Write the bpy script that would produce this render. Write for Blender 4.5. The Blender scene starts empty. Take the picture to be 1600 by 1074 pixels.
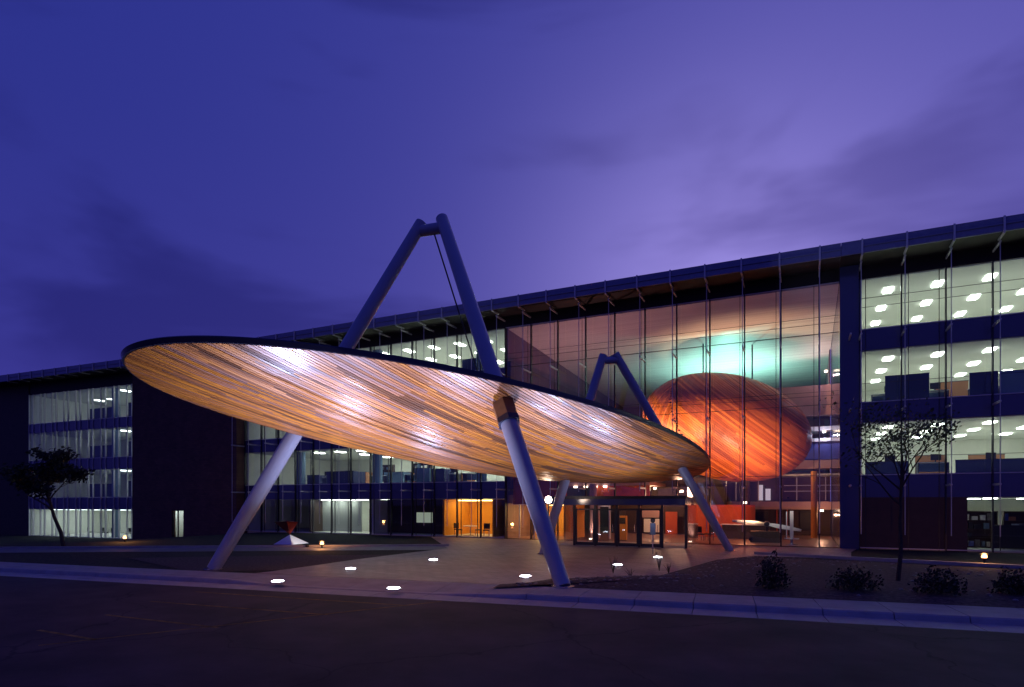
import bpy, bmesh, math, random
from mathutils import Vector, Matrix

random.seed(7)
S = bpy.context.scene
COL = S.collection
R = math.radians

# ------------------------------------------------------------------ camera
CAM_H, CAM_D, YAW = 2.65, 40.9, R(25.65)       # metres above the plaza, metres in front of the facade
CS, SN = math.cos(YAW), math.sin(YAW)
FPX = 960.0
cam_d = bpy.data.cameras.new('camera')
cam = bpy.data.objects.new('camera', cam_d)
COL.objects.link(cam)
cam.location = (0, -CAM_D, CAM_H)
cam.rotation_euler = (R(90), 0, YAW)
cam_d.sensor_width = 36.0
cam_d.lens = 36.0 * FPX / 1600.0
cam_d.shift_y = 249.0 / 1600.0
cam_d.clip_start = 0.1
cam_d.clip_end = 2000.0
S.camera = cam

# ------------------------------------------------------------------ sky (dusk, sun already set behind the building)
W = bpy.data.worlds.new('World')
S.world = W
W.use_nodes = True
SKY_STRENGTH = 1.22
SKY_SEED = (7.3, 2.2, 0.4)
def build_sky():
    nt = W.node_tree
    nt.nodes.clear()
    N, L = nt.nodes.new, nt.links.new
    out = N('ShaderNodeOutputWorld'); bg = N('ShaderNodeBackground')
    L(bg.outputs[0], out.inputs[0])
    tc = N('ShaderNodeTexCoord')
    nrm = N('ShaderNodeVectorMath'); nrm.operation = 'NORMALIZE'
    L(tc.outputs['Generated'], nrm.inputs[0])
    sep = N('ShaderNodeSeparateXYZ'); L(nrm.outputs[0], sep.inputs[0])
    ramp = N('ShaderNodeValToRGB')                     # colour by height above the horizon
    cr = ramp.color_ramp
    cr.elements[0].position = 0.0; cr.elements[0].color = (0.006, 0.005, 0.030, 1)
    cr.elements[1].position = 1.0; cr.elements[1].color = (0.013, 0.020, 0.225, 1)
    for p, c in ((0.485, (0.012, 0.010, 0.06, 1)), (0.51, (0.036, 0.030, 0.22, 1)), (0.62, (0.028, 0.028, 0.215, 1)),
                 (0.74, (0.020, 0.025, 0.205, 1)), (0.86, (0.016, 0.023, 0.205, 1))):
        e = cr.elements.new(p); e.color = c
    mr = N('ShaderNodeMapRange'); mr.inputs[1].default_value = -1; mr.inputs[2].default_value = 1
    L(sep.outputs['Z'], mr.inputs[0]); L(mr.outputs[0], ramp.inputs[0])
    # afterglow around the point where the sun went down
    def lobe(vec, power):
        d = N('ShaderNodeVectorMath'); d.operation = 'DOT_PRODUCT'
        d.inputs[1].default_value = Vector(vec).normalized()
        L(nrm.outputs[0], d.inputs[0])
        m = N('ShaderNodeMath'); m.operation = 'MAXIMUM'; m.inputs[1].default_value = 0.0
        L(d.outputs['Value'], m.inputs[0])
        p = N('ShaderNodeMath'); p.operation = 'POWER'; p.inputs[1].default_value = power
        L(m.outputs[0], p.inputs[0])
        return p.outputs[0]
    def add(a, fac, colour):
        mx = N('ShaderNodeMixRGB'); mx.blend_type = 'ADD'
        L(fac, mx.inputs[0]); L(a, mx.inputs[1]); mx.inputs[2].default_value = (*colour, 1)
        return mx.outputs[0]
    c = ramp.outputs[0]
    c = add(c, lobe((0.20, 0.95, 0.16), 3.4), (0.074, 0.059, 0.155))
    c = add(c, lobe((-0.11, 0.95, 0.27), 30.0), (0.150, 0.120, 0.230))
    # clouds: long soft streaks
    mp = N('ShaderNodeMapping'); mp.inputs['Scale'].default_value = (1.0, 1.0, 3.4)
    mp.inputs['Location'].default_value = SKY_SEED
    L(nrm.outputs[0], mp.inputs[0])
    no = N('ShaderNodeTexNoise'); no.inputs['Scale'].default_value = 2.0; no.inputs['Detail'].default_value = 4
    no.inputs['Roughness'].default_value = 0.52; no.inputs['Distortion'].default_value = 0.35
    L(mp.outputs[0], no.inputs['Vector'])
    cr2 = N('ShaderNodeValToRGB'); cr2.color_ramp.interpolation = 'EASE'
    cr2.color_ramp.elements[0].position = 0.33; cr2.color_ramp.elements[0].color = (0.66, 0.65, 0.72, 1)
    cr2.color_ramp.elements[1].position = 0.54; cr2.color_ramp.elements[1].color = (1.08, 1.08, 1.05, 1)
    L(no.outputs['Fac'], cr2.inputs[0])
    mul = N('ShaderNodeMixRGB'); mul.blend_type = 'MULTIPLY'; mul.inputs[0].default_value = 1
    L(c, mul.inputs[1]); L(cr2.outputs[0], mul.inputs[2])
    L(mul.outputs[0], bg.inputs[0])
    bg.inputs[1].default_value = SKY_STRENGTH
build_sky()

S.view_settings.view_transform = 'Standard'
S.view_settings.look = 'None'
S.view_settings.exposure = 0.0
S.view_settings.gamma = 1.0
S.view_settings.use_curve_mapping = False
S.render.engine = 'CYCLES'
S.cycles.use_denoising = True
S.cycles.max_bounces = 8
S.cycles.diffuse_bounces = 4
S.cycles.glossy_bounces = 4
S.cycles.transparent_max_bounces = 24
S.cycles.sample_clamp_indirect = 6.0
S.cycles.caustics_reflective = False
S.cycles.caustics_refractive = False

# ------------------------------------------------------------------ helpers
def at(px, py, z=0.0):
    """World point at height z seen at pixel (px, py) of the 1600 px photograph."""
    Y = (CAM_H - z) * FPX / (py - 786.0)
    X = (px - 800.0) / FPX * Y
    return Vector((X * CS - Y * SN, X * SN + Y * CS - CAM_D, z))
def at_depth(px, py, Y):
    X = (px - 800.0) / FPX * Y
    return Vector((X * CS - Y * SN, X * SN + Y * CS - CAM_D, CAM_H + (786.0 - py) / FPX * Y))
def on_plane(px, py, yp):
    """(x, z) on the plane y = yp parallel to the facade."""
    a = math.atan((px - 800.0) / FPX) - YAW
    x = math.tan(a) * (CAM_D + yp)
    Y = -x * SN + (yp + CAM_D) * CS
    return x, CAM_H + (786.0 - py) / FPX * Y

BASE = {}
class MB:
    def __init__(s): s.v, s.f, s.m = [], [], []
    def face(s, pts, mi=0):
        n = len(s.v); s.v += [tuple(p) for p in pts]; s.f.append(tuple(range(n, n + len(pts)))); s.m.append(mi); return s
    def box(s, x0, x1, y0, y1, z0, z1, mi=0):
        n = len(s.v)
        s.v += [(x, y, z) for z in (z0, z1) for y in (y0, y1) for x in (x0, x1)]
        for q in ((0, 2, 3, 1), (4, 5, 7, 6), (0, 1, 5, 4), (2, 6, 7, 3), (0, 4, 6, 2), (1, 3, 7, 5)):
            s.f.append(tuple(n + i for i in q)); s.m.append(mi)
        return s
    def obox(s, p, q, w, h, up=(0, 0, 1), mi=0):
        """bar from p to q, w wide (sideways), h high."""
        p, q = Vector(p), Vector(q); d = (q - p).normalized(); u = Vector(up)
        sd = d.cross(u)
        if sd.length < 1e-4: sd = d.cross(Vector((0, 1, 0)))
        sd.normalize(); uu = sd.cross(d)
        n = len(s.v)
        for c in (p, q):
            for a, b in ((-1, -1), (1, -1), (1, 1), (-1, 1)):
                s.v.append(tuple(c + sd * a * w / 2 + uu * b * h / 2))
        for f in ((0, 1, 2, 3), (7, 6, 5, 4), (0, 4, 5, 1), (1, 5, 6, 2), (2, 6, 7, 3), (3, 7, 4, 0)):
            s.f.append(tuple(n + i for i in f)); s.m.append(mi)
        return s
    def tube(s, pts, rads, n=12, caps=True, mi=0):
        pts = [Vector(p) for p in pts]
        if not isinstance(rads, (list, tuple)): rads = [rads] * len(pts)
        b = len(s.v)
        for i, p in enumerate(pts):
            d = (pts[min(i + 1, len(pts) - 1)] - pts[max(i - 1, 0)]).normalized()
            a = d.cross(Vector((0, 0, 1)))
            if a.length < 1e-3: a = d.cross(Vector((0, 1, 0)))
            a.normalize(); c = a.cross(d)
            for k in range(n):
                t = 2 * math.pi * k / n
                s.v.append(tuple(p + (a * math.cos(t) + c * math.sin(t)) * rads[i]))
        for i in range(len(pts) - 1):
            for k in range(n):
                s.f.append((b + i * n + k, b + i * n + (k + 1) % n, b + (i + 1) * n + (k + 1) % n, b + (i + 1) * n + k)); s.m.append(mi)
        if caps:
            s.f.append(tuple(b + k for k in range(n - 1, -1, -1))); s.m.append(mi)
            e = b + (len(pts) - 1) * n
            s.f.append(tuple(e + k for k in range(n))); s.m.append(mi)
        return s
    def lathe(s, c, prof, n=20, mi=0):
        c = Vector(c); b = len(s.v)
        for r, z in prof:
            for k in range(n):
                t = 2 * math.pi * k / n
                s.v.append((c.x + r * math.cos(t), c.y + r * math.sin(t), c.z + z))
        for i in range(len(prof) - 1):
            for k in range(n):
                s.f.append((b + i * n + k, b + i * n + (k + 1) % n, b + (i + 1) * n + (k + 1) % n, b + (i + 1) * n + k)); s.m.append(mi)
        s.f.append(tuple(b + k for k in range(n - 1, -1, -1))); s.m.append(mi)
        e = b + (len(prof) - 1) * n
        s.f.append(tuple(e + k for k in range(n))); s.m.append(mi)
        return s
    def prism(s, poly, z0, z1, mi=0):
        n = len(poly); b = len(s.v)
        s.v += [(p[0], p[1], z0) for p in poly] + [(p[0], p[1], z1) for p in poly]
        s.f.append(tuple(b + i for i in range(n - 1, -1, -1))); s.m.append(mi)
        s.f.append(tuple(b + n + i for i in range(n))); s.m.append(mi)
        for i in range(n):
            j = (i + 1) % n
            s.f.append((b + i, b + j, b + n + j, b + n + i)); s.m.append(mi)
        return s
    def mesh(s, name, mats, off=Vector((0, 0, 0)), smooth=False):
        me = bpy.data.meshes.new(name)
        me.from_pydata([(v[0] - off.x, v[1] - off.y, v[2] - off.z) for v in s.v], [], s.f)
        for m in (mats if isinstance(mats, (list, tuple)) else [mats]): me.materials.append(m)
        if isinstance(mats, (list, tuple)):
            me.polygons.foreach_set('material_index', s.m)
        bm = bmesh.new(); bm.from_mesh(me); bmesh.ops.recalc_face_normals(bm, faces=bm.faces); bm.to_mesh(me); bm.free()
        if smooth:
            me.polygons.foreach_set('use_smooth', [True] * len(me.polygons))
            try: me.set_sharp_from_angle(angle=R(40))
            except Exception: pass
        me.update()
        return me
    def build(s, name, mats, parent=None, smooth=False, origin=None):
        """One mesh object; coordinates were given in the frame of the thing (see BASE)."""
        off = BASE.get(parent.name, Vector((0, 0, 0))) if parent else (Vector(origin) if origin else Vector((0, 0, 0)))
        o = bpy.data.objects.new(name, s.mesh(name, mats, off, smooth)); COL.objects.link(o)
        if parent:
            o.parent = parent; BASE[o.name] = off
        else:
            o.location = off; BASE[o.name] = off
        return o

def tag(o, label=None, cat=None, group=None, kind=None):
    if label: o['label'] = label
    if cat: o['category'] = cat
    if group: o['group'] = group
    if kind: o['kind'] = kind
    return o
def thing(name, label, cat, loc=(0, 0, 0), group=None, local=False, rz=0.0):
    o = bpy.data.objects.new(name, None); COL.objects.link(o)
    o.empty_display_size = 0.3
    o.location = loc; o.rotation_euler = (0, 0, rz)
    BASE[o.name] = Vector((0, 0, 0)) if local else Vector(loc)
    return tag(o, label, cat, group)
def link_copy(o, parent=None):
    c = o.copy(); COL.objects.link(c); c.parent = parent
    for ch in o.children: link_copy(ch, c)
    return c
def piece(src, parent, loc):
    c = src.copy(); COL.objects.link(c); c.parent = parent; c.location = loc
    return c

# ------------------------------------------------------------------ materials
def nodes(name):
    m = bpy.data.materials.new(name); m.use_nodes = True
    nt = m.node_tree; p = nt.nodes['Principled BSDF']
    return m, nt, p
def mat(name, col, rough=0.5, metal=0.0, var=0.0, scale=4.0, bump=0.0, stretch=(1, 1, 1), spec=0.5, coat=0.0, rvar=0.0):
    m, nt, p = nodes(name)
    p.inputs['Roughness'].default_value = rough; p.inputs['Metallic'].default_value = metal
    p.inputs['Base Color'].default_value = (*col, 1)
    p.inputs['Specular IOR Level'].default_value = spec
    p.inputs['Coat Weight'].default_value = coat; p.inputs['Coat Roughness'].default_value = 0.15
    if var or bump or rvar:
        tc = nt.nodes.new('ShaderNodeTexCoord'); mp = nt.nodes.new('ShaderNodeMapping'); mp.inputs['Scale'].default_value = stretch
        no = nt.nodes.new('ShaderNodeTexNoise'); no.inputs['Scale'].default_value = scale; no.inputs['Detail'].default_value = 6
        no.inputs['Roughness'].default_value = 0.6
        nt.links.new(tc.outputs['Object'], mp.inputs[0]); nt.links.new(mp.outputs[0], no.inputs['Vector'])
        if var:
            r = nt.nodes.new('ShaderNodeValToRGB')
            r.color_ramp.elements[0].position = .3; r.color_ramp.elements[1].position = .7
            r.color_ramp.elements[0].color = (*[c * (1 - var) for c in col], 1)
            r.color_ramp.elements[1].color = (*[min(1, c * (1 + var)) for c in col], 1)
            nt.links.new(no.outputs['Fac'], r.inputs[0]); nt.links.new(r.outputs[0], p.inputs['Base Color'])
        if rvar:
            q = nt.nodes.new('ShaderNodeMapRange'); q.inputs[3].default_value = max(0, rough - rvar); q.inputs[4].default_value = rough + rvar
            nt.links.new(no.outputs['Fac'], q.inputs[0]); nt.links.new(q.outputs[0], p.inputs['Roughness'])
        if bump:
            b = nt.nodes.new('ShaderNodeBump'); b.inputs['Strength'].default_value = bump; b.inputs['Distance'].default_value = 0.02
            nt.links.new(no.outputs['Fac'], b.inputs['Height']); nt.links.new(b.outputs[0], p.inputs['Normal'])
    return m
def emit(name, col, strength):
    m, nt, p = nodes(name)
    p.inputs['Base Color'].default_value = (0.8, 0.8, 0.8, 1)
    p.inputs['Emission Color'].default_value = (*col, 1); p.inputs['Emission Strength'].default_value = strength
    return m
def glass(name, tint=(0.9, 0.93, 0.95), refl=1.0):
    m = bpy.data.materials.new(name); m.use_nodes = True
    nt = m.node_tree; nt.nodes.clear()
    o = nt.nodes.new('ShaderNodeOutputMaterial'); mx = nt.nodes.new('ShaderNodeMixShader')
    t = nt.nodes.new('ShaderNodeBsdfTransparent'); t.inputs[0].default_value = (*tint, 1)
    g = nt.nodes.new('ShaderNodeBsdfGlossy'); g.inputs['Roughness'].default_value = 0.02; g.inputs[0].default_value = (0.9, 0.93, 1, 1)
    lw_ = nt.nodes.new('ShaderNodeLayerWeight'); lw_.inputs['Blend'].default_value = 0.5      # facing = 1 - |cos|
    pw_ = nt.nodes.new('ShaderNodeMath'); pw_.operation = 'POWER'; pw_.inputs[1].default_value = 5.0
    nt.links.new(lw_.outputs['Facing'], pw_.inputs[0])
    mm = nt.nodes.new('ShaderNodeMath'); mm.operation = 'MULTIPLY_ADD'; mm.inputs[1].default_value = .9 * refl; mm.inputs[2].default_value = .04 * refl; mm.use_clamp = True
    nt.links.new(pw_.outputs[0], mm.inputs[0]); nt.links.new(mm.outputs[0], mx.inputs[0])
    nt.links.new(t.outputs[0], mx.inputs[1]); nt.links.new(g.outputs[0], mx.inputs[2]); nt.links.new(mx.outputs[0], o.inputs[0])
    return m

def plank_mat(name, cols, rough, length, axis_rot, band=2.6, keep=.62, spec=.7):
    """Boards: colour picked per board and per butt-jointed length, fine grain along the board."""
    m, nt, p = nodes(name)
    N, L = nt.nodes.new, nt.links.new
    oi = N('ShaderNodeObjectInfo'); tc = N('ShaderNodeTexCoord')
    mp = N('ShaderNodeMapping'); mp.inputs['Rotation'].default_value = (0, 0, axis_rot)
    L(tc.outputs['Object'], mp.inputs[0])
    sep = N('ShaderNodeSeparateXYZ'); L(mp.outputs[0], sep.inputs[0])
    a = N('ShaderNodeMath'); a.operation = 'MULTIPLY_ADD'; a.inputs[1].default_value = 1.0 / length
    ro = N('ShaderNodeMath'); ro.operation = 'MULTIPLY'; ro.inputs[1].default_value = 37.0
    L(oi.outputs['Random'], ro.inputs[0]); L(sep.outputs['Y'], a.inputs[0]); L(ro.outputs[0], a.inputs[2])
    fl = N('ShaderNodeMath'); fl.operation = 'FLOOR'; L(a.outputs[0], fl.inputs[0])
    wn = N('ShaderNodeTexWhiteNoise'); wn.noise_dimensions = '2D'
    cb = N('ShaderNodeCombineXYZ'); L(fl.outputs[0], cb.inputs[0]); L(ro.outputs[0], cb.inputs[1]); L(cb.outputs[0], wn.inputs['Vector'])
    r = N('ShaderNodeValToRGB'); r.color_ramp.interpolation = 'LINEAR'
    r.color_ramp.elements[0].position = 0; r.color_ramp.elements[0].color = (*cols[0], 1)
    r.color_ramp.elements[1].position = 1; r.color_ramp.elements[1].color = (*cols[-1], 1)
    for i, c in enumerate(cols[1:-1]):
        e = r.color_ramp.elements.new((i + 1) / (len(cols) - 1)); e.color = (*c, 1)
    mp2 = N('ShaderNodeMapping'); mp2.inputs['Scale'].default_value = (30, 1.2, 30)
    L(mp.outputs[0], mp2.inputs[0])
    g = N('ShaderNodeTexNoise'); g.inputs['Scale'].default_value = 1.0; g.inputs['Detail'].default_value = 3
    L(mp2.outputs[0], g.inputs['Vector'])
    gr = N('ShaderNodeMapRange'); gr.inputs[3].default_value = 0.86; gr.inputs[4].default_value = 1.14
    L(g.outputs['Fac'], gr.inputs[0])
    mp3 = N('ShaderNodeMapping'); mp3.inputs['Scale'].default_value = (1.5, .16, .3); L(mp.outputs[0], mp3.inputs[0])
    bn = N('ShaderNodeTexNoise'); bn.inputs['Scale'].default_value = 1.0; bn.inputs['Detail'].default_value = 3; L(mp3.outputs[0], bn.inputs['Vector'])
    bs = N('ShaderNodeMath'); bs.operation = 'MULTIPLY_ADD'; bs.inputs[1].default_value = band; bs.inputs[2].default_value = -band / 2; L(bn.outputs['Fac'], bs.inputs[0])
    bm_ = N('ShaderNodeMath'); bm_.operation = 'MULTIPLY_ADD'; bm_.inputs[1].default_value = keep; bm_.use_clamp = True
    hs_ = N('ShaderNodeMath'); hs_.operation = 'ADD'; hs_.inputs[1].default_value = .5 - keep / 2; L(bs.outputs[0], hs_.inputs[0])
    L(wn.outputs['Value'], bm_.inputs[0]); L(hs_.outputs[0], bm_.inputs[2]); L(bm_.outputs[0], r.inputs[0])
    mul = N('ShaderNodeMixRGB'); mul.blend_type = 'MULTIPLY'; mul.inputs[0].default_value = 1
    L(r.outputs[0], mul.inputs[1]); L(gr.outputs[0], mul.inputs[2]); L(mul.outputs[0], p.inputs['Base Color'])
    rr = N('ShaderNodeMapRange'); rr.inputs[3].default_value = rough - .08; rr.inputs[4].default_value = rough + .12
    L(wn.outputs['Value'], rr.inputs[0]); L(rr.outputs[0], p.inputs['Roughness'])
    p.inputs['Specular IOR Level'].default_value = spec
    return m

def brick_mat(name, c1, c2, mortar, sx, bw, bh, rough=0.8, rot=0.0, axes='XY', bump=0.3, ms=0.015, nv=.35):
    m, nt, p = nodes(name)
    N, L = nt.nodes.new, nt.links.new
    tc = N('ShaderNodeTexCoord'); mp = N('ShaderNodeMapping')
    if axes == 'XZ': mp.inputs['Rotation'].default_value = (R(-90), 0, 0)
    else: mp.inputs['Rotation'].default_value = (0, 0, rot)
    L(tc.outputs['Object'], mp.inputs[0])
    b = N('ShaderNodeTexBrick'); b.inputs['Scale'].default_value = sx
    b.inputs['Color1'].default_value = (*c1, 1); b.inputs['Color2'].default_value = (*c2, 1); b.inputs['Mortar'].default_value = (*mortar, 1)
    b.inputs['Brick Width'].default_value = bw; b.inputs['Row Height'].default_value = bh; b.inputs['Mortar Size'].default_value = ms
    L(mp.outputs[0], b.inputs['Vector'])
    no = N('ShaderNodeTexNoise'); no.inputs['Scale'].default_value = 0.8; no.inputs['Detail'].default_value = 6
    L(tc.outputs['Object'], no.inputs['Vector'])
    mr = N('ShaderNodeMapRange'); mr.inputs[3].default_value = 1 - nv; mr.inputs[4].default_value = 1 + nv
    L(no.outputs['Fac'], mr.inputs[0])
    mul = N('ShaderNodeMixRGB'); mul.blend_type = 'MULTIPLY'; mul.inputs[0].default_value = 1
    L(b.outputs['Color'], mul.inputs[1]); L(mr.outputs[0], mul.inputs[2]); L(mul.outputs[0], p.inputs['Base Color'])
    p.inputs['Roughness'].default_value = rough
    bp = N('ShaderNodeBump'); bp.inputs['Strength'].default_value = bump; bp.inputs['Distance'].default_value = 0.01
    L(b.outputs['Fac'], bp.inputs['Height']); bp.invert = True; L(bp.outputs[0], p.inputs['Normal'])
    return m

M = dict(
    asphalt=mat('asphalt', (.056, .041, .040), .82, var=.45, scale=.55, bump=.3, spec=.25),
    concrete=mat('concrete', (.30, .29, .29), .8, var=.16, scale=1.4, bump=.12),
    kerb=mat('kerb_concrete', (.34, .325, .325), .75, var=.14, scale=2.0, bump=.1),
    paver=brick_mat('plaza_pavers', (.31, .235, .235), (.23, .175, .18), (.08, .07, .065), 1.0, .6, .3, .55, rot=R(8), ms=.012),
    mulch=mat('mulch', (.085, .064, .062), .95, var=.6, scale=9, bump=.9, spec=.1),
    lawn=mat('lawn', (.045, .046, .034), .95, var=.5, scale=6, bump=.8, spec=.1),
    paint=mat('worn_yellow_paint', (.20, .13, .035), .85, var=.7, scale=3, spec=.2),
    navy=mat('navy_spandrel', (.050, .056, .15), .14, spec=.8),
    fascia=mat('fascia_metal', (.18, .19, .30), .35, .3, var=.1),
    dark=mat('dark_metal', (.030, .030, .042), .4, .3),
    soffit=mat('soffit_metal', (.018, .014, .015), .6),
    alu=mat('brushed_aluminium', (.55, .54, .58), .4, .35),
    brick=brick_mat('dark_brick', (.15, .068, .050), (.11, .050, .040), (.08, .05, .045), 1.0, .5, .18, .9, axes='XZ'),
    darkwall=mat('dark_cladding', (.060, .036, .032), .7, var=.15, scale=2),
    ceil=mat('acoustic_ceiling', (.80, .82, .75), .9, var=.03, scale=.6),
    carpet=mat('carpet', (.58, .58, .54), .95, var=.1, scale=12),
    wall=mat('office_wall', (.82, .83, .75), .85, var=.04, scale=2),
    slats=None,
    purple=mat('purple_brown_panel', (.15, .085, .10), .6, var=.12, scale=1.5),
    pinkwall=mat('rose_plaster', (.42, .27, .25), .7, var=.08, scale=1.2),
    redwall=mat('red_orange_plaster', (.50, .085, .03), .7, var=.15, scale=1.0),
    orangewall=mat('orange_plaster', (.66, .30, .04), .7, var=.1, scale=1.2),
    lobbyfloor=mat('lobby_floor', (.18, .10, .08), .35, var=.2, scale=1.5),
    part=mat('navy_fabric', (.045, .06, .13), .9, var=.1, scale=20),
    partlight=mat('blue_grey_fabric', (.16, .25, .36), .9, var=.1, scale=20),
    partorange=mat('orange_fabric', (.48, .22, .10), .9, var=.1, scale=20),
    white=mat('white_laminate', (.75, .75, .73), .4),
    black=mat('black_plastic', (.015, .015, .017), .5),
    leg=mat('grey_violet_paint', (.35, .36, .44), .30, var=.06, scale=1.0, rvar=.06),
    shell=mat('canopy_top_metal', (.14, .13, .17), .4, .5, var=.1),
    rim=mat('canopy_rim_metal', (.030, .028, .050), .3, .4),
    sleeve=mat('brown_sleeve', (.22, .09, .035), .5, var=.2, scale=3),
    bark=mat('bark', (.05, .035, .028), .95, var=.4, scale=10, bump=.6),
    leaf=mat('leaf', (.060, .075, .026), .7, var=.5, scale=3),
    leafdark=mat('dark_leaf', (.030, .036, .018), .75, var=.5, scale=4),
    stone=mat('river_stone', (.22, .20, .19), .8, var=.4, scale=8),
    blue=mat('blue_panel', (.07, .09, .36), .5, var=.2, scale=2),
    sculptwhite=mat('sculpture_white', (.75, .74, .78), .4),
    sculptred=mat('sculpture_red', (.13, .014, .012), .45),
    steel=mat('stainless_steel', (.6, .6, .62), .25, .9),
)
def asphalt_detail():
    m = M['asphalt']; nt = m.node_tree; N, L = nt.nodes.new, nt.links.new; p = nt.nodes['Principled BSDF']
    src = p.inputs['Base Color'].links[0].from_socket
    tc = N('ShaderNodeTexCoord'); no = N('ShaderNodeTexNoise'); no.inputs['Scale'].default_value = .7; no.inputs['Detail'].default_value = 5
    L(tc.outputs['Object'], no.inputs['Vector'])
    ad = N('ShaderNodeVectorMath'); ad.operation = 'MULTIPLY_ADD'; ad.inputs[1].default_value = (1.6, 1.6, 0)
    L(no.outputs['Color'], ad.inputs[0]); L(tc.outputs['Object'], ad.inputs[2])
    vo = N('ShaderNodeTexVoronoi'); vo.feature = 'DISTANCE_TO_EDGE'; vo.inputs['Scale'].default_value = .16; L(ad.outputs[0], vo.inputs['Vector'])
    r = N('ShaderNodeMapRange'); r.inputs[1].default_value = .0; r.inputs[2].default_value = .006; r.inputs[3].default_value = .35; r.inputs[4].default_value = 1.0
    L(vo.outputs['Distance'], r.inputs[0])
    gr = N('ShaderNodeTexNoise'); gr.inputs['Scale'].default_value = 60; gr.inputs['Detail'].default_value = 2; L(tc.outputs['Object'], gr.inputs['Vector'])
    g2 = N('ShaderNodeMapRange'); g2.inputs[3].default_value = .6; g2.inputs[4].default_value = 1.4; L(gr.outputs['Fac'], g2.inputs[0])
    m1 = N('ShaderNodeMixRGB'); m1.blend_type = 'MULTIPLY'; m1.inputs[0].default_value = 1; L(src, m1.inputs[1]); L(r.outputs[0], m1.inputs[2])
    m2 = N('ShaderNodeMixRGB'); m2.blend_type = 'MULTIPLY'; m2.inputs[0].default_value = 1; L(m1.outputs[0], m2.inputs[1]); L(g2.outputs[0], m2.inputs[2])
    L(m2.outputs[0], p.inputs['Base Color'])
asphalt_detail()
M['glass'] = glass('facade_glass', (.92, .95, .95), .9)
M['atrium_glass'] = glass('atrium_glass', (.95, .96, .97), 1.2)
M['panel'] = emit('ceiling_light_panel', (.94, 1.0, .90), 15.0)
M['panelwhite'] = emit('cool_light_panel', (.88, .98, 1.0), 9.5)
M['warm'] = emit('warm_light_panel', (1.0, .62, .22), 9.0)
M['lens'] = emit('uplight_lens', (.86, .88, 1.0), 34.0)
M['amber'] = emit('amber_lamp', (1.0, .42, .15), 7.0)
M['globe'] = emit('globe_lamp_glass', (1.0, .78, .62), 22.0)
M['downlight'] = emit('downlight_lens', (1.0, .75, .55), 6.0)
M['wood'] = plank_mat('canopy_cedar', [(.14, .054, .022), (.24, .084, .026), (.40, .130, .022), (.60, .210, .016), (.44, .144, .030), (.32, .132, .076), (.20, .084, .052)], .36, 3.6, R(15), band=1.7, keep=.8, spec=.9)
M['podwood'] = plank_mat('pod_cedar', [(.30, .065, .016), (.42, .095, .020), (.66, .19, .034), (.52, .125, .022), (.30, .062, .014)], .50, 30.0, R(20), band=.0, keep=1.0, spec=.6)
def slat_mat():
    m, nt, p = nodes('linear_metal_ceiling')
    N, L = nt.nodes.new, nt.links.new
    tc = N('ShaderNodeTexCoord'); sp = N('ShaderNodeSeparateXYZ'); L(tc.outputs['Object'], sp.inputs[0])
    no = N('ShaderNodeTexNoise'); no.noise_dimensions = '1D'; no.inputs['Scale'].default_value = 2.2; no.inputs['Detail'].default_value = 8; no.inputs['Roughness'].default_value = .8
    L(sp.outputs['Y'], no.inputs['W'])
    r = N('ShaderNodeValToRGB'); r.color_ramp.elements[0].position = .35; r.color_ramp.elements[1].position = .65
    r.color_ramp.elements[0].color = (.36, .33, .33, 1); r.color_ramp.elements[1].color = (.50, .47, .46, 1)
    L(no.outputs['Fac'], r.inputs[0]); L(r.outputs[0], p.inputs['Base Color']); p.inputs['Roughness'].default_value = .5
    return m
M['slats'] = slat_mat()

def lamp(name, kind, loc, energy, col, parent, target=None, size=None, angle=None, blend=.5):
    ld = bpy.data.lights.new(name, kind); ld.energy = energy; ld.color = col
    if kind == 'SPOT': ld.spot_size = angle or R(70); ld.spot_blend = blend; ld.shadow_soft_size = size or .15
    elif kind == 'POINT': ld.shadow_soft_size = size or .1
    elif kind == 'AREA': ld.size = size or .5
    o = bpy.data.objects.new(name, ld); COL.objects.link(o)
    off = BASE.get(parent.name, Vector((0, 0, 0)))
    o.parent = parent; o.location = Vector(loc) - off
    if target is not None:
        o.rotation_euler = (Vector(target) - Vector(loc)).to_track_quat('-Z', 'Y').to_euler()
    return o

# ------------------------------------------------------------------ the setting
KA, KB = at(0, 900, -.15), at(1600, 990, -.15)                 # outer edge of the gutter, photo left to photo right
KD = (KB - KA); KD.z = 0; KD.normalize()
KN = Vector((-KD.y, KD.x, 0))                                   # away from the road
def kp(s, t, z=0.0):                                            # s metres along the kerb from KA, t metres in from the gutter
    p = KA + KD * s + KN * t; return Vector((p.x, p.y, z))

b = MB()
b.face([kp(-400, 0.0, -.15), kp(450, 0.0, -.15), kp(450, -400, -.15), kp(-400, -400, -.15)])
tag(b.build('road', M['asphalt']), 'dark asphalt forecourt road in front of the kerb', kind='structure')

def gz(x, y):
    a = min(1, max(0, (-44 - x) / 14)); c = min(1, max(0, (y + 24) / 14))
    a = a * a * (3 - 2 * a); c = c * c * (3 - 2 * c)
    return -.03 - 1.12 * a * c
b = MB(); ss = [-400, -150, -60, -30] + [-20 + 3 * i for i in range(24)] + [60, 100, 200, 450]
tt = [2.6, 4] + [6 + 2.5 * i for i in range(20)] + [70, 120, 400]
g = {}
for i, s_ in enumerate(ss):
    for j, t_ in enumerate(tt):
        p = kp(s_, t_); g[i, j] = len(b.v); b.v.append((p.x, p.y, gz(p.x, p.y)))
for i in range(len(ss) - 1):
    for j in range(len(tt) - 1):
        b.f.append((g[i, j], g[i + 1, j], g[i + 1, j + 1], g[i, j + 1])); b.m.append(0)
tag(b.build('ground', M['lawn'], smooth=True), 'dark lawn between the kerb and the building', kind='structure')

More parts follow.
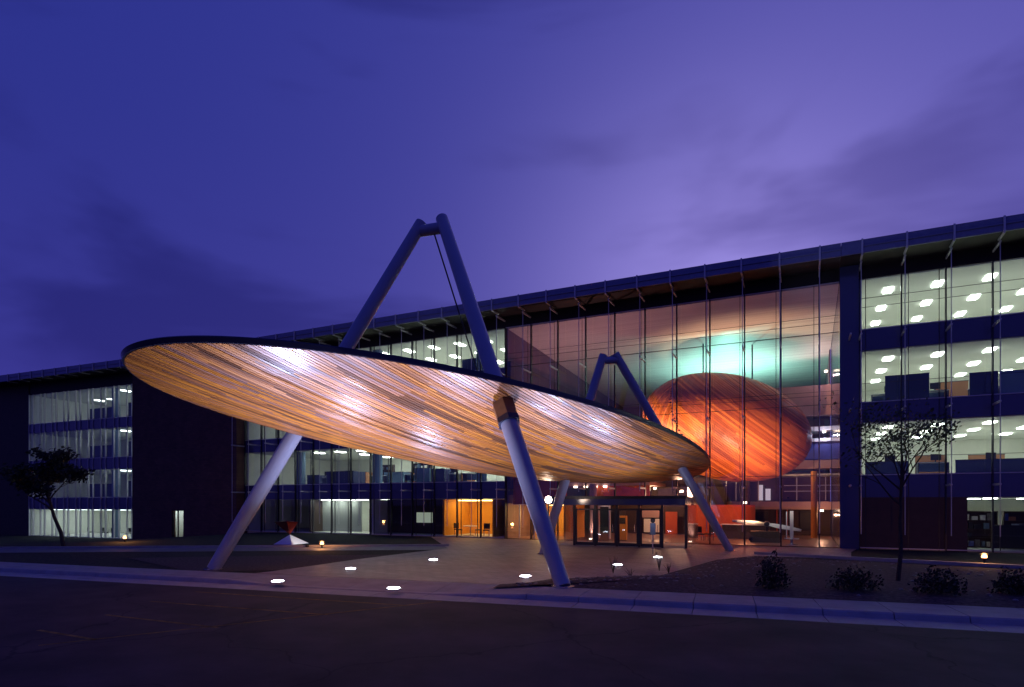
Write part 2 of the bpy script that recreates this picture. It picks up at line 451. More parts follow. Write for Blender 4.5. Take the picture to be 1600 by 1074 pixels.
# kerb and gutter in cast lengths, sidewalk slabs behind
kerb = thing('kerb', 'pale concrete kerb and gutter along the road edge', None); tag(kerb, kind='structure')
GUT, FACE = .95, .16
def kerb_len(s0, s1, h0, h1):
    m = MB(); gap = .012
    prof = lambda h: [(0, -.25), (0, -.146), (GUT, -.150), (GUT + .05, -.148 + h * .75), (GUT + .09, -.15 + h), (GUT + FACE + .1, -.15 + h), (GUT + FACE + .1, -.25)]
    A, B = [kp(s0 + gap, t, z) for t, z in prof(h0)], [kp(s1 - gap, t, z) for t, z in prof(h1)]
    n = len(A); o = len(m.v); m.v += [tuple(p) for p in A + B]
    for i in range(n):
        j = (i + 1) % n; m.f.append((o + i, o + j, o + n + j, o + n + i)); m.m.append(0)
    m.f.append(tuple(o + i for i in range(n - 1, -1, -1))); m.f.append(tuple(o + n + i for i in range(n))); m.m += [0, 0]
    m.build('kerb_section', M['kerb'], kerb)
def kerb_h(s):      # lowered where the plaza meets the road
    def sm(a, b_, v): v = min(1, max(0, (v - a) / (b_ - a))); return v * v * (3 - 2 * v)
    return .03 + .12 * max(1 - sm(9.5, 12.5, s), sm(18.2, 20.5, s))
STEP = 1.55
s_ = -21.0
while s_ < 46:
    kerb_len(s_, s_ + STEP, kerb_h(s_), kerb_h(s_ + STEP)); s_ += STEP
walk = thing('sidewalk', 'pale concrete sidewalk running behind the kerb', None); tag(walk, kind='structure')
s_ = -21.0
T0, T1 = GUT + FACE + .1, 2.75
while s_ < 46:
    h0, h1 = kerb_h(s_) - .15, kerb_h(s_ + STEP) - .15
    m = MB(); gp = .008
    c4 = [kp(s_ + gp, T0 + gp, h0 - .002), kp(s_ + STEP - gp, T0 + gp, h1 - .002), kp(s_ + STEP - gp, T1, .0), kp(s_ + gp, T1, .0)]
    lo = [Vector((p.x, p.y, -.3)) for p in c4]
    m.v = [tuple(p) for p in c4 + lo]
    for f in ((0, 1, 2, 3), (7, 6, 5, 4), (0, 4, 5, 1), (1, 5, 6, 2), (2, 6, 7, 3), (3, 7, 4, 0)): m.f.append(f); m.m.append(0)
    m.build('slab', M['concrete'], walk); s_ += STEP

def sheet(px_poly, name, material, label, z=.006, extra=()):
    m = MB(); m.face([(p.x, p.y, z) for p in [at(*q) for q in px_poly]] + [(*e, z) for e in extra])
    o = m.build(name, material); bm = bmesh.new(); bm.from_mesh(o.data); bmesh.ops.triangulate(bm, faces=bm.faces); bm.to_mesh(o.data); bm.free()
    return tag(o, label, kind='structure')
def kpx(s, t): p = kp(s, t); return (p.x, p.y)
# plaza of brick pavers from the road to the doors
m = MB()
poly = [kpx(9.6, T1 + .004)] + [tuple(at(*q).xy) for q in ((455, 889), (560, 874), (640, 864), (700, 857))] + [(-26.5, -.4), (2.6, -.4)] + \
       [tuple(at(*q).xy) for q in ((1330, 863), (1330, 874), (1180, 869), (1120, 875), (1030, 900), (860, 905), (800, 917))] + [kpx(19.2, T1 + .004)]
m.face([(x, y, .004) for x, y in poly])
o = m.build('plaza', M['paver']); bm = bmesh.new(); bm.from_mesh(o.data); bmesh.ops.triangulate(bm, faces=bm.faces); bm.to_mesh(o.data); bm.free()
tag(o, 'brown brick paved plaza leading from the road to the entrance', kind='structure')
# foot path on the left, edged with pale concrete
pa, pb = Vector((-60, -32.0, 0)), Vector((-20, -8.3, 0)); pd = (pb - pa).normalized(); pn = Vector((-pd.y, pd.x, 0))
m = MB(); w = 3.2
m.face([(*(pa).xy, -.010), (*(pb).xy, -.010), (*(pb - pn * w).xy, -.010), (*(pa - pn * w).xy, -.010)])
tag(m.build('path', mat('path_concrete', (.14, .13, .15), .7, var=.2, scale=1.0)), 'grey foot path crossing the lawn on the left towards the doors', kind='structure')
m = MB(); m.obox((pa.x, pa.y, -.04), (pb.x, pb.y, -.04), .22, .26)
tag(m.build('path_edging', M['kerb']), 'thin pale concrete edging along the far side of the left path', kind='structure')
# planting bed on the right
bed = [(770, 919), (860, 905.5), (1030, 900.5), (1120, 875.5), (1180, 869.5), (1330, 876.5), (1600, 892), (1800, 901)]
m = MB(); c = at(1230, 905); rim = [at(*q) for q in bed] + [kp(40, T1 + .02), kp(19.4, T1 + .02)]
rim = [Vector((p.x, p.y, 0)) for p in rim]
rings = []
for k, (f, z) in enumerate(((1, .008), (.86, .06), (.6, .11), (.3, .13), (.02, .14))):
    rings.append([(c.x + (p.x - c.x) * f, c.y + (p.y - c.y) * f, z) for p in rim])
n = len(rim)
for r_ in rings: m.v += r_
for k in range(len(rings) - 1):
    for i in range(n): m.f.append((k * n + i, k * n + (i + 1) % n, (k + 1) * n + (i + 1) % n, (k + 1) * n + i)); m.m.append(0)
tag(m.build('planting_bed', M['mulch'], smooth=True), 'dark mulched planting bed inside the right-hand kerb', kind='structure')
m = MB(); e = [at(1180, 866), at(1330, 874), at(1600, 888), at(1800, 898)]
for p, q in zip(e[:-1], e[1:]): m.obox((p.x, p.y, .04), (q.x, q.y, .04), .30, .16)
tag(m.build('bed_edging', M['kerb']), 'pale concrete edging behind the right planting bed', kind='structure')
m = MB()
for k in range(420):
    a, r_ = random.random() * 2 * math.pi, math.sqrt(random.random())
    i = random.randrange(n); t = random.random(); p = rim[i].lerp(rim[(i + 1) % n], t); f = .25 + .7 * math.sqrt(random.random())
    x, y = c.x + (p.x - c.x) * f, c.y + (p.y - c.y) * f; sz = random.uniform(.03, .075); z = .13 * (1 - f ** 2) + .01
    d = random.uniform(.7, 1.3)
    m.lathe((x, y, z), ((sz * .7, 0), (sz * d, sz * .35), (sz * .5, sz * .7)), 6)
tag(m.build('stones', M['stone']), 'loose river stones scattered over the right planting bed', kind='stuff')
m = MB(); lp = [at(300, 893.5), at(450, 890.5), at(640, 866.5), at(455, 868), at(200, 872)]
m.face([(p.x, p.y, -.005) for p in lp])
tag(m.build('planting_bed', M['mulch']), 'dark mulched planting bed around the left foot of the front frame', kind='structure')

# parking lines on the asphalt
st = thing('parking_marking', 'faint worn yellow parking bay lines on the dark asphalt', None); tag(st, kind='structure')
for a_, b_ in (((60, 1009), (690, 940)), ((165, 961), (340, 981)), ((235, 940), (512, 961)), ((305, 925), (628, 946)), ((60, 985), (150, 1000))):
    p, q = at(*a_, -.15), at(*b_, -.15); d = (q - p).normalized(); nn = Vector((-d.y, d.x, 0)) * .05
    m = MB(); m.face([(*(p - nn).xy, -.146), (*(q - nn).xy, -.146), (*(q + nn).xy, -.146), (*(p + nn).xy, -.146)])
    m.build('line', M['paint'], st)

# ------------------------------------------------------------------ the building
BAY = 2.08
G0 = 0.65
SILL = [0.08, 4.28, 8.48, 12.70]
HEAD = [2.95, 7.29, 11.44, 15.60]
ROOF0, ROOF1, EAVE = 16.40, 17.10, -2.2

def proto(builder, name, material, smooth=False):
    """Shared mesh for alike pieces."""
    return builder.mesh(name, material, Vector((0, 0, 0)), smooth)
def put(me, name, parent, loc, rz=0.0):
    o = bpy.data.objects.new(name, me); COL.objects.link(o); o.parent = parent
    o.location = Vector(loc) - BASE[parent.name]; o.rotation_euler = (0, 0, rz); BASE[o.name] = BASE[parent.name]
    return o
PANE_W = BAY - .07
me_arm = proto(MB().obox((0, -.12, 0), (0, -1.5, 0), .07, .11).tube([(0, -1.43, 0), (0, -1.58, 0)], .05, 8), 'bracket_arm', M['alu'])
me_rod = proto(MB().tube([(0, -1.5, .9), (0, -1.5, 16.38)], .024, 8), 'sunshade_rod', M['alu'])
me_mull = proto(MB().box(-.035, .035, -.14, .06, 0.0, 15.62), 'mullion', M['dark'])
me_mull_side = proto(MB().box(-.016, .016, -.05, .03, 0.0, 15.62), 'mullion', M['dark'])
me_mull_l = proto(MB().box(-.03, .03, -.12, .06, -1.15, 15.12), 'mullion', M['alu'])
me_panel = proto(MB().box(-.23, .23, -.53, .53, -.05, 0), 'light_panel', M['panel'])
me_panel_w = proto(MB().box(-.23, .23, -.53, .53, -.05, 0), 'light_panel', M['panelwhite'])
me_roofpost = proto(MB().obox((0, EAVE - .06, ROOF0 - .05), (0, EAVE - .06, ROOF1 + .02), .09, .07).obox((0, EAVE - .04, ROOF0 - .1), (0, EAVE + 1.0, ROOF0 - .1), .09, .09), 'eave_bracket', M['alu'])

def wing(root, x0, nb, sill, head, depth, lit, solid=lambda f, k: False, panel=me_panel, rows=(2.6, 6.4, 10.2), pcol=2.5, mull=me_mull, outer=True, glassm='glass', ends=(True, True), zb=None, prefix=''):
    x1 = x0 + nb * BAY; nf = len(sill); z0 = sill[0] if zb is None else zb
    # floor slabs and ceilings
    MB().box(x0 + .1, x1 - .1, .12, depth, z0 - .5, sill[0]).build('floor_slab', M['carpet'], root)
    for i in range(nf):
        top = sill[i + 1] if i < nf - 1 else ROOF0
        MB().box(x0 + .1, x1 - .1, .12, depth, head[i] + .006, top).build('floor_slab', M['carpet'], root)
        MB().box(x0 + .1, x1 - .1, .13, depth, head[i] - .02, head[i]).build('ceiling', M['ceil'], root)
    MB().box(x0 + .1, x1 - .1, depth + .002, depth + .2, z0, ROOF0).build('rear_wall', M['wall'], root)
    for e, xx in ((0, x0), (1, x1 - .1)):
        if ends[e]: MB().box(xx + .002, xx + .098, .12, depth + .2, z0, ROOF0).build('end_wall', M['wall'], root)
    # spandrel band above the top windows
    MB().box(x0, x1, .0, .11, head[-1] + .02, ROOF0 - .003).build('upper_wall', M['soffit'], root)
    me_pane = {}
    for i in range(nf):
        zt, zs = head[i], sill[i]
        me_pane[i] = proto(MB().box(-PANE_W / 2, PANE_W / 2, 0, .024, zs + .01, zt), 'glass_pane', M[glassm])
        if i < nf - 1:
            sp = proto(MB().box(-PANE_W / 2, PANE_W / 2, -.02, .06, zt + .02, sill[i + 1] - .01), 'spandrel_panel', M['navy'])
        for k in range(nb):
            cx = x0 + (k + .5) * BAY
            if solid(i, k):
                MB().box(cx - BAY / 2, cx + BAY / 2, -.03, .09, zs - .05, zt + .018).build('cladding_panel', M['darkwall'], root)
            else:
                put(me_pane[i], 'glass_pane', root, (cx, 0, 0))
            if i < nf - 1: put(sp, 'spandrel_panel', root, (cx, 0, 0))
        # sill and head rails
        MB().box(x0, x1, -.07, .10, zs - .045, zs + .008).build('sill_rail', M['alu'], root)
    for k in range(nb + 1):
        put(mull, 'mullion', root, (x0 + k * BAY, 0, 0))
        if not outer and k < nb:
            put(mull, 'mullion', root, (x0 + (k + .36) * BAY, 0, 0))
        if outer:
            if k < nb: put(me_mull_side, 'mullion', root, (x0 + k * BAY + (.34 if k % 2 else -.30) + (.0 if k else .62), 0, 0))
            put(me_rod, 'sunshade_rod', root, (x0 + k * BAY, 0, 0))
            for z in (3.62, 7.9, 12.1, 16.1): put(me_arm, 'bracket_arm', root, (x0 + k * BAY, 0, z))
    for i in range(nf):
        x = x0 + 1.7
        while x < x1 - .4:
            for r_, yy in enumerate(rows):
                if lit(i, (x - x0) / BAY, r_): put(panel, 'light_panel', root, (x, yy, head[i] - .025))
            x += pcol
    # roof with deep eave
    MB().box(x0, x1, EAVE + .10, depth + .4, ROOF0, ROOF1 - .06).build('roof', M['soffit'], root)
    fa = MB().box(x0, x1, EAVE, EAVE + .098, ROOF0 - .03, ROOF1).box(x0, x1, EAVE - .06, EAVE - .002, ROOF0 + .30, ROOF0 + .38)
    fa.build('fascia', M['fascia'], root)
    for k in range(nb + 1):
        put(me_roofpost, 'eave_bracket', root, (x0 + k * BAY, 0, 0))

# --- right office wing
XR = G0 + BAY
rw = thing('office_wing', 'glazed office wing right of the atrium with rows of white ceiling lights', 'office wing', (XR, 0, 0), 'office wings of the headquarters')
wing(rw, XR, 6, SILL, HEAD, 14.5, lambda i, k, r_: not (i == 0 and (k < 2.4 or r_ > 1)), solid=lambda i, k: i == 0 and k < 2 or (i == 0 and k == 2 and False))
MB().box(XR + 2 * BAY + .02, XR + 2.5 * BAY - .06, -.03, .09, -.02, 2.965).build('cladding_panel', M['darkwall'], rw)
MB().box(XR + 2.5 * BAY - .3, XR + 2.5 * BAY - .1, .3, 14, .08, 2.93).build('inner_wall', M['wall'], rw)
for zz in (13.55, 14.05, 9.3, 5.2):
    MB().tube([(XR, -1.5, zz), (XR + 6 * BAY, -1.5, zz)], .014, 6).build('tie_cable', M['dark'], rw)
# pier between atrium and right wing
pier = thing('pier', 'tall dark navy pier between the atrium glass and the right office wing', 'pier', (1.7, 0, 0))
MB().box(1.72, XR - .04, -.35, 14.5, -.3, 16.38).build('shaft', M['navy'], pier)
for zz in (3.62, 7.9, 12.1): put(me_arm, 'bracket_arm', pier, (2.2, -.24, zz))
MB().box(1.72, XR - .01, EAVE + .1, 14.5, ROOF0 + .001, ROOF1 - .061).build('roof', M['soffit'], pier)
MB().box(1.72, XR - .01, EAVE, EAVE + .098, ROOF0 - .03, ROOF1).build('fascia', M['fascia'], pier)

# --- centre office wing
KC = -23
XC = G0 + KC * BAY
NBC = 13
cw = thing('office_wing', 'glazed office wing between the dark brick tower and the atrium, partly behind the canopy', 'office wing', (XC, 0, 0), 'office wings of the headquarters')
def lit_c(i, k, r_):
    if i == 0: return 3.4 < k < 7.0 and r_ < 2
    if i == 1: return k > 4.4 or (k > 2.2 and r_ == 0)
    if i == 2: return k > 3 and r_ < 2
    return k > 4.2
wing(cw, XC, NBC, SILL, HEAD, 12.0, lit_c, rows=(2.4, 5.8, 9.4))
def X(px, py=786, yp=0): return on_plane(px, py, yp)[0]
# ground-floor cross walls make the separate rooms
for xx, mm_ in ((X(577) + .1, 'wall'), (X(480), 'darkwall'), (-25.75, 'orangewall'), (-21.35, 'orangewall')):
    MB().box(xx - .08, xx + .08, .3, 11.9, .085, 2.92).build('inner_wall', M[mm_], cw)
MB().box(X(577) + .2, -25.9, 2.2, 2.3, .085, 2.92).build('inner_wall', M['darkwall'], cw)
MB().box(-25.66, -21.45, 4.2, 4.3, .085, 2.92).build('inner_wall', M['orangewall'], cw)
for q in (-24.6, -22.7):
    MB().box(q - .35, q + .35, 1.0, 3.4, 2.80, 2.86).build('light_panel', M['warm'], cw)
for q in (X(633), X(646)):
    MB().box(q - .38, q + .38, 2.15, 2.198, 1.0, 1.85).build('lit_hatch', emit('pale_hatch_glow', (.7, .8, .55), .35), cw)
MB().box(X(480) + .15, X(577), 5.0, 5.1, .085, 2.92).build('inner_wall', M['wall'], cw)
for xx in (X(590, 740, 1.2), X(735, 740, 1.2) + 1.0, X(470, 740, 1.2)):
    for i in (1, 2, 3):
        MB().lathe((xx, 1.2, SILL[i]), ((.42, 0), (.42, HEAD[i] - SILL[i] - .03)), 20).build('column', M['partlight'], cw, smooth=True)

# --- brick tower
XT0, XT1 = -62.3, XC - .05
tw = thing('brick_tower', 'windowless dark brick stair tower with one narrow lit slot window at its foot', 'stair tower', (XT0, 0, 0))
wx0, wx1, wz0, wz1 = -56.2, -54.5, -.75, 1.95
t = MB()
for bx in ((XT0, wx0, -1.3, ROOF0), (wx1, XT1, -1.3, ROOF0), (wx0, wx1, -1.3, wz0), (wx0, wx1, wz1, ROOF0)):
    t.box(bx[0], bx[1], -1.0, -.6, bx[2], bx[3])
t.box(XT0, XT0 + .4, -.6, 12, -1.3, ROOF0).box(XT1 - .4, XT1, -.6, 12, -1.3, ROOF0)
t.build('wall', M['brick'], tw)
wf = MB().box(wx0, wx0 + .08, -.9, -.8, wz0, wz1).box(wx1 - .08, wx1, -.9, -.8, wz0, wz1).box(wx0 + .08, wx1 - .08, -.9, -.8, wz1 - .08, wz1).box(wx0 + .7, wx0 + .78, -.9, -.8, wz0, wz1 - .08).build('window', M['dark'], tw)
MB().box(wx0 + .08, wx1 - .08, -.86, -.84, wz0, wz1 - .08).build('pane', M['glass'], wf)
MB().box(wx0 - 5.2, wx1 + .4, 1.6, 1.7, -1.2, 2.4).build('inner_wall', M['wall'], tw)
MB().box(wx0 - 5.2, wx1 + .4, -.59, 1.6, 2.1, 2.2).build('inner_ceiling', M['ceil'], tw)
MB().box(wx0 - 5.2, wx1 + .4, -.59, 1.6, -1.28, -1.2).build('inner_floor', M['carpet'], tw)
for lx in (-3.4, -1.6, .5): MB().box(wx0 + lx, wx0 + lx + .6, .1, 1.2, 2.02, 2.095).build('light_panel', M['panelwhite'], tw)
MB().box(XT0, XT1 + .04, EAVE + .1, 13, ROOF0 + .002, ROOF1 - .062).build('roof', M['soffit'], tw)
MB().box(XT0, XT1 + .04, EAVE, EAVE + .098, ROOF0 - .03, ROOF1).build('fascia', M['fascia'], tw)

# --- left office wing, turned a little towards the road
LS, LH = [-1.09, 3.25, 7.53, 11.73], [1.92, 6.26, 10.66, 15.10]
lw = thing('office_wing', 'farthest office wing left of the dark brick tower, dim upper windows', 'office wing', (XT0 - .1, 0, 0), 'office wings of the headquarters', local=True, rz=R(2.9))
NBL = 9
XL = -NBL * BAY
wing(lw, XL, NBL, LS, LH, 9.0, lambda i, k, r_: (i == 0) or (k > 6.3) or (k > 4.6 and r_ == 1) or (k > 1.5 and r_ == 1 and i == 3 and int(k * 2) % 3 == 0), panel=me_panel_w, rows=(2.2, 5.4), pcol=2.3, mull=me_mull_l, outer=False, zb=-1.2)
MB().box(XL - 8, XL - .06, -.1, 9, -1.3, ROOF0 - .01).build('blank_wall', M['darkwall'], lw)
MB().box(XL - 8, XL - .002, EAVE + .1, 9.4, ROOF0, ROOF1 - .06).build('roof', M['soffit'], lw)
MB().box(XL - 8, XL - .002, EAVE, EAVE + .098, ROOF0 - .03, ROOF1).build('fascia', M['fascia'], lw)
for i in range(4):
    MB().lathe((-5.2, .9, LS[i]), ((.4, 0), (.4, LH[i] - LS[i] - .03)), 16).build('column', M['partlight'], lw, smooth=True)

# ------------------------------------------------------------------ the atrium
XA0, XA1 = XC + NBC * BAY, 1.7
AD = 32.0
at_ = thing('atrium', 'tall glass entrance atrium with thin dark mullions and a rose ceiling', 'atrium', (XA0, 0, 0))
NA = 10
ZR = [0.05, 4.28, 8.48, 12.70, 15.60]
for k in range(NA + 1):
    x = XA0 + k * BAY
    w_ = BAY if k < NA else XA1 - x
    for i in range(4):
        if i == 0 and -15.2 < x + .5 * w_ < -6.3: z0 = 3.12
        else: z0 = ZR[i]
        MB().box(x + .035, x + w_ - .035, 0, .024, z0 + .01, ZR[i + 1] - .01).build('glass_pane', M['atrium_glass'], at_)
    if k > 0:
        put(me_mull, 'mullion', at_, (x, 0, 0)) if not (-14.8 < x < -6.6) else MB().box(x - .035, x + .035, -.14, .06, 3.1, 15.62).build('mullion', M['dark'], at_)
        MB().tube([(x - .28, -.02, 3.2), (x - .28, -.02, 15.6)], .016, 6).build('tie_rod', M['dark'], at_)
    if k > 0:
        put(me_rod, 'sunshade_rod', at_, (x, 0, 0)) if not (-15.2 < x < -6.3) else MB().tube([(x, -1.5, 3.4), (x, -1.5, 16.38)], .024, 8).build('sunshade_rod', M['alu'], at_)
        for z in (3.62, 7.9, 12.1, 16.1): put(me_arm, 'bracket_arm', at_, (x, 0, z))
        put(me_roofpost, 'eave_bracket', at_, (x, 0, 0))
for z in ZR[1:4]:
    MB().box(XA0 + .04, XA1, -.05, .08, z - .010, z + .010).build('transom', M['dark'], at_)
for zz in (13.2, 13.6, 9.2, 8.95):
    MB().tube([(XA0, -.35, zz), (XA1, -.35, zz)], .013, 6).build('tie_cable', M['dark'], at_)
MB().box(XA0, XA1, .0, .11, 15.63, ROOF0 - .003).build('upper_wall', M['soffit'], at_)
MB().box(XA0, XA1, -.03, .0 - .004, 15.60, 15.66).build('head_trim', M['alu'], at_)
MB().box(XA0, XA1, EAVE + .10, AD, ROOF0, ROOF1 - .06).build('roof', M['soffit'], at_)
MB().box(XA0, XA1, EAVE, EAVE + .098, ROOF0 - .03, ROOF1).box(XA0, XA1, EAVE - .06, EAVE - .002, ROOF0 + .30, ROOF0 + .38).build('fascia', M['fascia'], at_)
# inside: linear ceiling falling slightly to the rear, side and rear walls, floor
c_ = MB(); ZC0, ZC1 = 15.58, 14.2
c_.v = [(XA0 + .1, .13, ZC0), (XA1, .13, ZC0), (XA1, AD, ZC1), (XA0 + .1, AD, ZC1), (XA0 + .1, .13, ZC0 + .05), (XA1, .13, ZC0 + .05), (XA1, AD, ZC1 + .05), (XA0 + .1, AD, ZC1 + .05)]
for f in ((0, 1, 2, 3), (7, 6, 5, 4), (0, 4, 5, 1), (1, 5, 6, 2), (2, 6, 7, 3), (3, 7, 4, 0)): c_.f.append(f); c_.m.append(0)
c_.build('ceiling', M['slats'], at_)
MB().box(XA0 + .004, XA0 + .09, .13, AD, 0, ZC0 + .2).build('side_wall', M['purple'], at_)
for i in range(3):
    MB().box(XA0 + .094, XA0 + .30, .2, AD, HEAD[i] + .3, SILL[i + 1] + .5).build('gallery_edge', M['darkwall'], at_)
MB().box(XA1 - .09, XA1 - .004, 14.6, AD, 0, ZC0 + .2).build('side_wall', M['purple'], at_)
MB().box(XA0, XA1, AD, AD + .2, 0, 16).build('rear_wall', M['purple'], at_)
MB().box(XA0, XA1, .03, AD, -.3, .03).build('floor_slab', M['lobbyfloor'], at_)
# galleries at the rear right
YG = 13.0
def gal(px0, px1, py0, py1, name, material, y0=YG, d=1.2, parent=at_):
    x0_, z1_ = on_plane(px0, py0, y0); x1_, _ = on_plane(px1, py0, y0)
    xm = (x0_ + min(x1_, XA1 - .01)) / 2; Y = -xm * SN + (y0 + CAM_D) * CS
    z1_ = CAM_H + (786 - py0) / FPX * Y; z0_ = CAM_H + (786 - py1) / FPX * Y
    return MB().box(x0_, min(x1_, XA1 - .01), y0, y0 + d, z0_, z1_).build(name, material, parent)
gal(1205, 1330, 604, 650, 'gallery_front', M['pinkwall'], d=3)
gal(1205, 1330, 668, 674, 'gallery_edge', M['white'], d=3)
gal(1205, 1330, 686, 691, 'gallery_edge', M['white'], d=3)
gal(1205, 1330, 691, 719, 'gallery_panel', M['blue'], y0=YG + .3)
gal(1180, 1330, 720, 733, 'gallery_front', M['pinkwall'], d=3)
gal(1180, 1330, 741, 744, 'gallery_edge', M['white'], d=3)
gal(1040, 1330, 784, 796, 'gallery_front', M['pinkwall'], y0=YG - .5, d=4)
gal(1040, 1330, 744.5, 783.5, 'inner_wall', M['purple'], y0=YG + 2.6, d=.1)
gal(1040, 1330, 796.5, 850, 'inner_wall', M['darkwall'], y0=YG + 1, d=.1)
for px in (1110, 1135, 1150, 1185, 1245, 1290):
    x_, z_ = on_plane(px, 760, YG - .3); MB().box(x_ - .03, x_ + .03, YG - .3, YG - .24, 2.85, 4.9).build('baluster', M['alu'], at_)
for z in (3.55, 4.0):
    MB().box(X(1225, 760, YG - .3), XA1 - .02, YG - .35, YG - .31, z, z + .05).build('handrail', M['alu'], at_)
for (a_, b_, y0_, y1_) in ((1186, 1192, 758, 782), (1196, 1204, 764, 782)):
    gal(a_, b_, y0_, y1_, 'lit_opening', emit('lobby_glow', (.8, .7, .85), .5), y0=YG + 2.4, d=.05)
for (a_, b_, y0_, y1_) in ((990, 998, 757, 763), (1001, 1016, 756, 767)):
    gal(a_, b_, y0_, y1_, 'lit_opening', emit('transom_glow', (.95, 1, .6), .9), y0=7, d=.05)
# low lobby ceiling and rooms left of the doors
MB().box(XA0 + .32, X(1040, 786, 12), 6.0, 12, 4.0, 4.3).build('gallery_floor', M['pinkwall'], at_)
MB().box(XA0 + .32, -15.6, .6, .7, 2.55, 4.6).build('inner_wall', M['redwall'], at_)
MB().box(XA0 + .32, -15.6, 4.5, 4.6, .03, 2.52).build('inner_wall', M['orangewall'], at_)
MB().box(-15.68, -15.56, .3, 4.5, .03, 2.52).build('inner_wall', M['orangewall'], at_)
MB().box(XA0 + .32, -15.6, .3, 4.5, 2.53, 2.545).build('room_ceiling', M['white'], at_)
for x_ in (-18.6, -16.8): MB().box(x_ - .3, x_ + .3, 1.0, 3.2, 2.46, 2.52).build('light_panel', M['warm'], at_)
MB().box(-15.5, X(1040, 786, 12), 6.1, 6.2, 2.6, 4.0).build('inner_wall', M['redwall'], at_)
MB().box(-15.5, -6.0, 11.8, 11.9, .03, 3.98).build('inner_wall', M['darkwall'], at_)
# curved red wall of the lobby
cx, cz = on_plane(1125, 830, 10)
arc = [(cx + 2.6 * math.cos(t), 10 + 1.6 * math.sin(t)) for t in [R(180 + 180 * i / 14) for i in range(15)]]
arc2 = [(cx + 2.4 * math.cos(t), 10 + 1.4 * math.sin(t)) for t in [R(180 + 180 * i / 14) for i in range(14, -1, -1)]]
cwall = MB()
for i in range(14):
    p0, p1, q0, q1 = arc[i], arc[i + 1], arc2[14 - i], arc2[13 - i]
    cwall.prism([p0, p1, q1, q0], .03, 2.5)
cwall.build('curved_wall', M['redwall'], at_, smooth=False)
# round lobby columns
for px, y_, rr_, top, mt in ((927, 2.2, .26, 4.0, 'pinkwall'), (1081, 2.2, .28, 4.0, 'pinkwall'), (1272, 10.5, .22, 5.0, 'orangewall')):
    x_ = X(px, 786, y_)
    MB().lathe((x_, y_, .03), ((rr_, 0), (rr_, top)), 20).build('column', M[mt], at_, smooth=True)

    if px < 1200:
        hs = MB().lathe((x_, y_ - .62, .03), ((.09, 0), (.11, .05)), 12).build('column_light', M['downlight'], at_)
        lamp('lamp', 'SPOT', (x_, y_ - .62, .12), 190, (1.0, .62, .48), hs, (x_, y_ - .1, 2.2), .06, R(75), .9)
px0_ = X(934, 786, 2.6); px1_ = X(953, 786, 2.6)
MB().box(px0_, px0_ + .1, 2.6, 2.8, .03, 2.35).box(px1_ - .1, px1_, 2.6, 2.8, .03, 2.35).box(px0_, px1_, 2.6, 2.8, 2.352, 2.45).build('door_frame', M['white'], at_)
for (a_, b_, y0_, y1_, mm_) in ((1003, 1034, 796, 809, 'pinkwall'), (1006, 1030, 811, 832, 'wall'), (884, 912, 796, 856, 'black'), (955, 962, 800, 856, 'black'), (1040, 1058, 800, 856, 'redwall'), (1180, 1200, 800, 812, 'black'), (1250, 1267, 799, 828, 'black')):
    gal(a_, b_, y0_, y1_, 'wall_panel', M[mm_], y0=11.0 if a_ < 1100 else YG + .8, d=.15)
for px in (1117, 1131, 1146, 1163, 1178, 1214, 1230):
    x_ = X(px, 786, YG + .9); MB().box(x_ - .04, x_ + .04, YG + .85, YG + .95, .03, 2.1).build('baluster', M['redwall'], at_)

# lamps that light the atrium
for nm, pos, tgt, en, colr, ang in (
        ('cove_light', (-6.4, 16.6, 9.6), (-6.2, 16.6, 15.2), 7000, (.40, 1.0, .80), 165),
        ('cove_light', (-2.6, 15.6, 9.2), (-2.8, 15.0, 15.2), 800, (.44, 1.0, .84), 165),
        ('lobby_light', (-16.5, 4.0, 4.9), (-13, 9, 15.4), 2300, (1.0, .45, .44), 150),
        ('lobby_light', (.9, 16.7, 11.4), (-1.0, 11, 15.0), 900, (1.0, .50, .48), 150),
        ('pod_light', (-13.6, 3.0, 3.2), (-9.9, 7.0, 8.8), 8500, (1.0, .72, .38), 44),
        ('pod_light', (-7.4, 1.2, 3.0), (-5.4, 8.0, 8.6), 9500, (1.0, .60, .32), 88),
        ('pod_light', (-3.2, -.9 + 1.4, .6), (-3.6, 8.0, 9.2), 6200, (1.0, .50, .27), 74)):  # third pod lamp is an added fill for the right side
    hs = MB().lathe((pos[0], pos[1], pos[2] - .32), ((.11, 0), (.13, .05), (.13, .2), (.10, .22)), 14).build(nm, M['black'], at_)
    lamp('lamp', 'SPOT', pos, en, colr, hs, tgt, .2, R(ang), .8)
for x_, y_, z_, en, colr in ((-11.0, 8.5, 3.75, 300, (1.0, .55, .32)), (-4.0, 6.0, 2.6, 190, (1.0, .34, .16)), (1.0, 11.0, 2.0, 80, (1.0, .5, .3)), (-8.0, 3.5, 3.4, 260, (1.0, .5, .3)),
                             (1.2, 12.4, 8.1, 45, (.7, .7, 1.0)), (1.3, 11.6, 12.6, 60, (1.0, .62, .66))):
    hs = MB().lathe((x_, y_, z_), ((.12, 0), (.12, .14)), 14).build('fill_light', M['downlight'], at_)  # added fill lamps with housings, brighten lobby walls and galleries
    lamp('lamp', 'POINT', (x_, y_, z_ - .25), en, colr, hs, size=.05)
lamp('lamp', 'POINT', (-17.8, 2.4, 1.9), 160, (1, .62, .22), at_, size=.2)  # added point lamp without fitting, brightens the orange room
for q in (-19.2, -18.0, -16.5):
    MB().box(q - .04, q + .04, .35, .43, .03, 2.5).build('post', M['white'], at_)
for px in (858, 881, 900, 916, 931, 946):
    x_ = X(px, 757, 6.0)
    MB().lathe((x_, 5.9, 3.86), ((.14, 0), (.16, .1), (.16, .14)), 14).build('downlight', M['downlight'], at_)

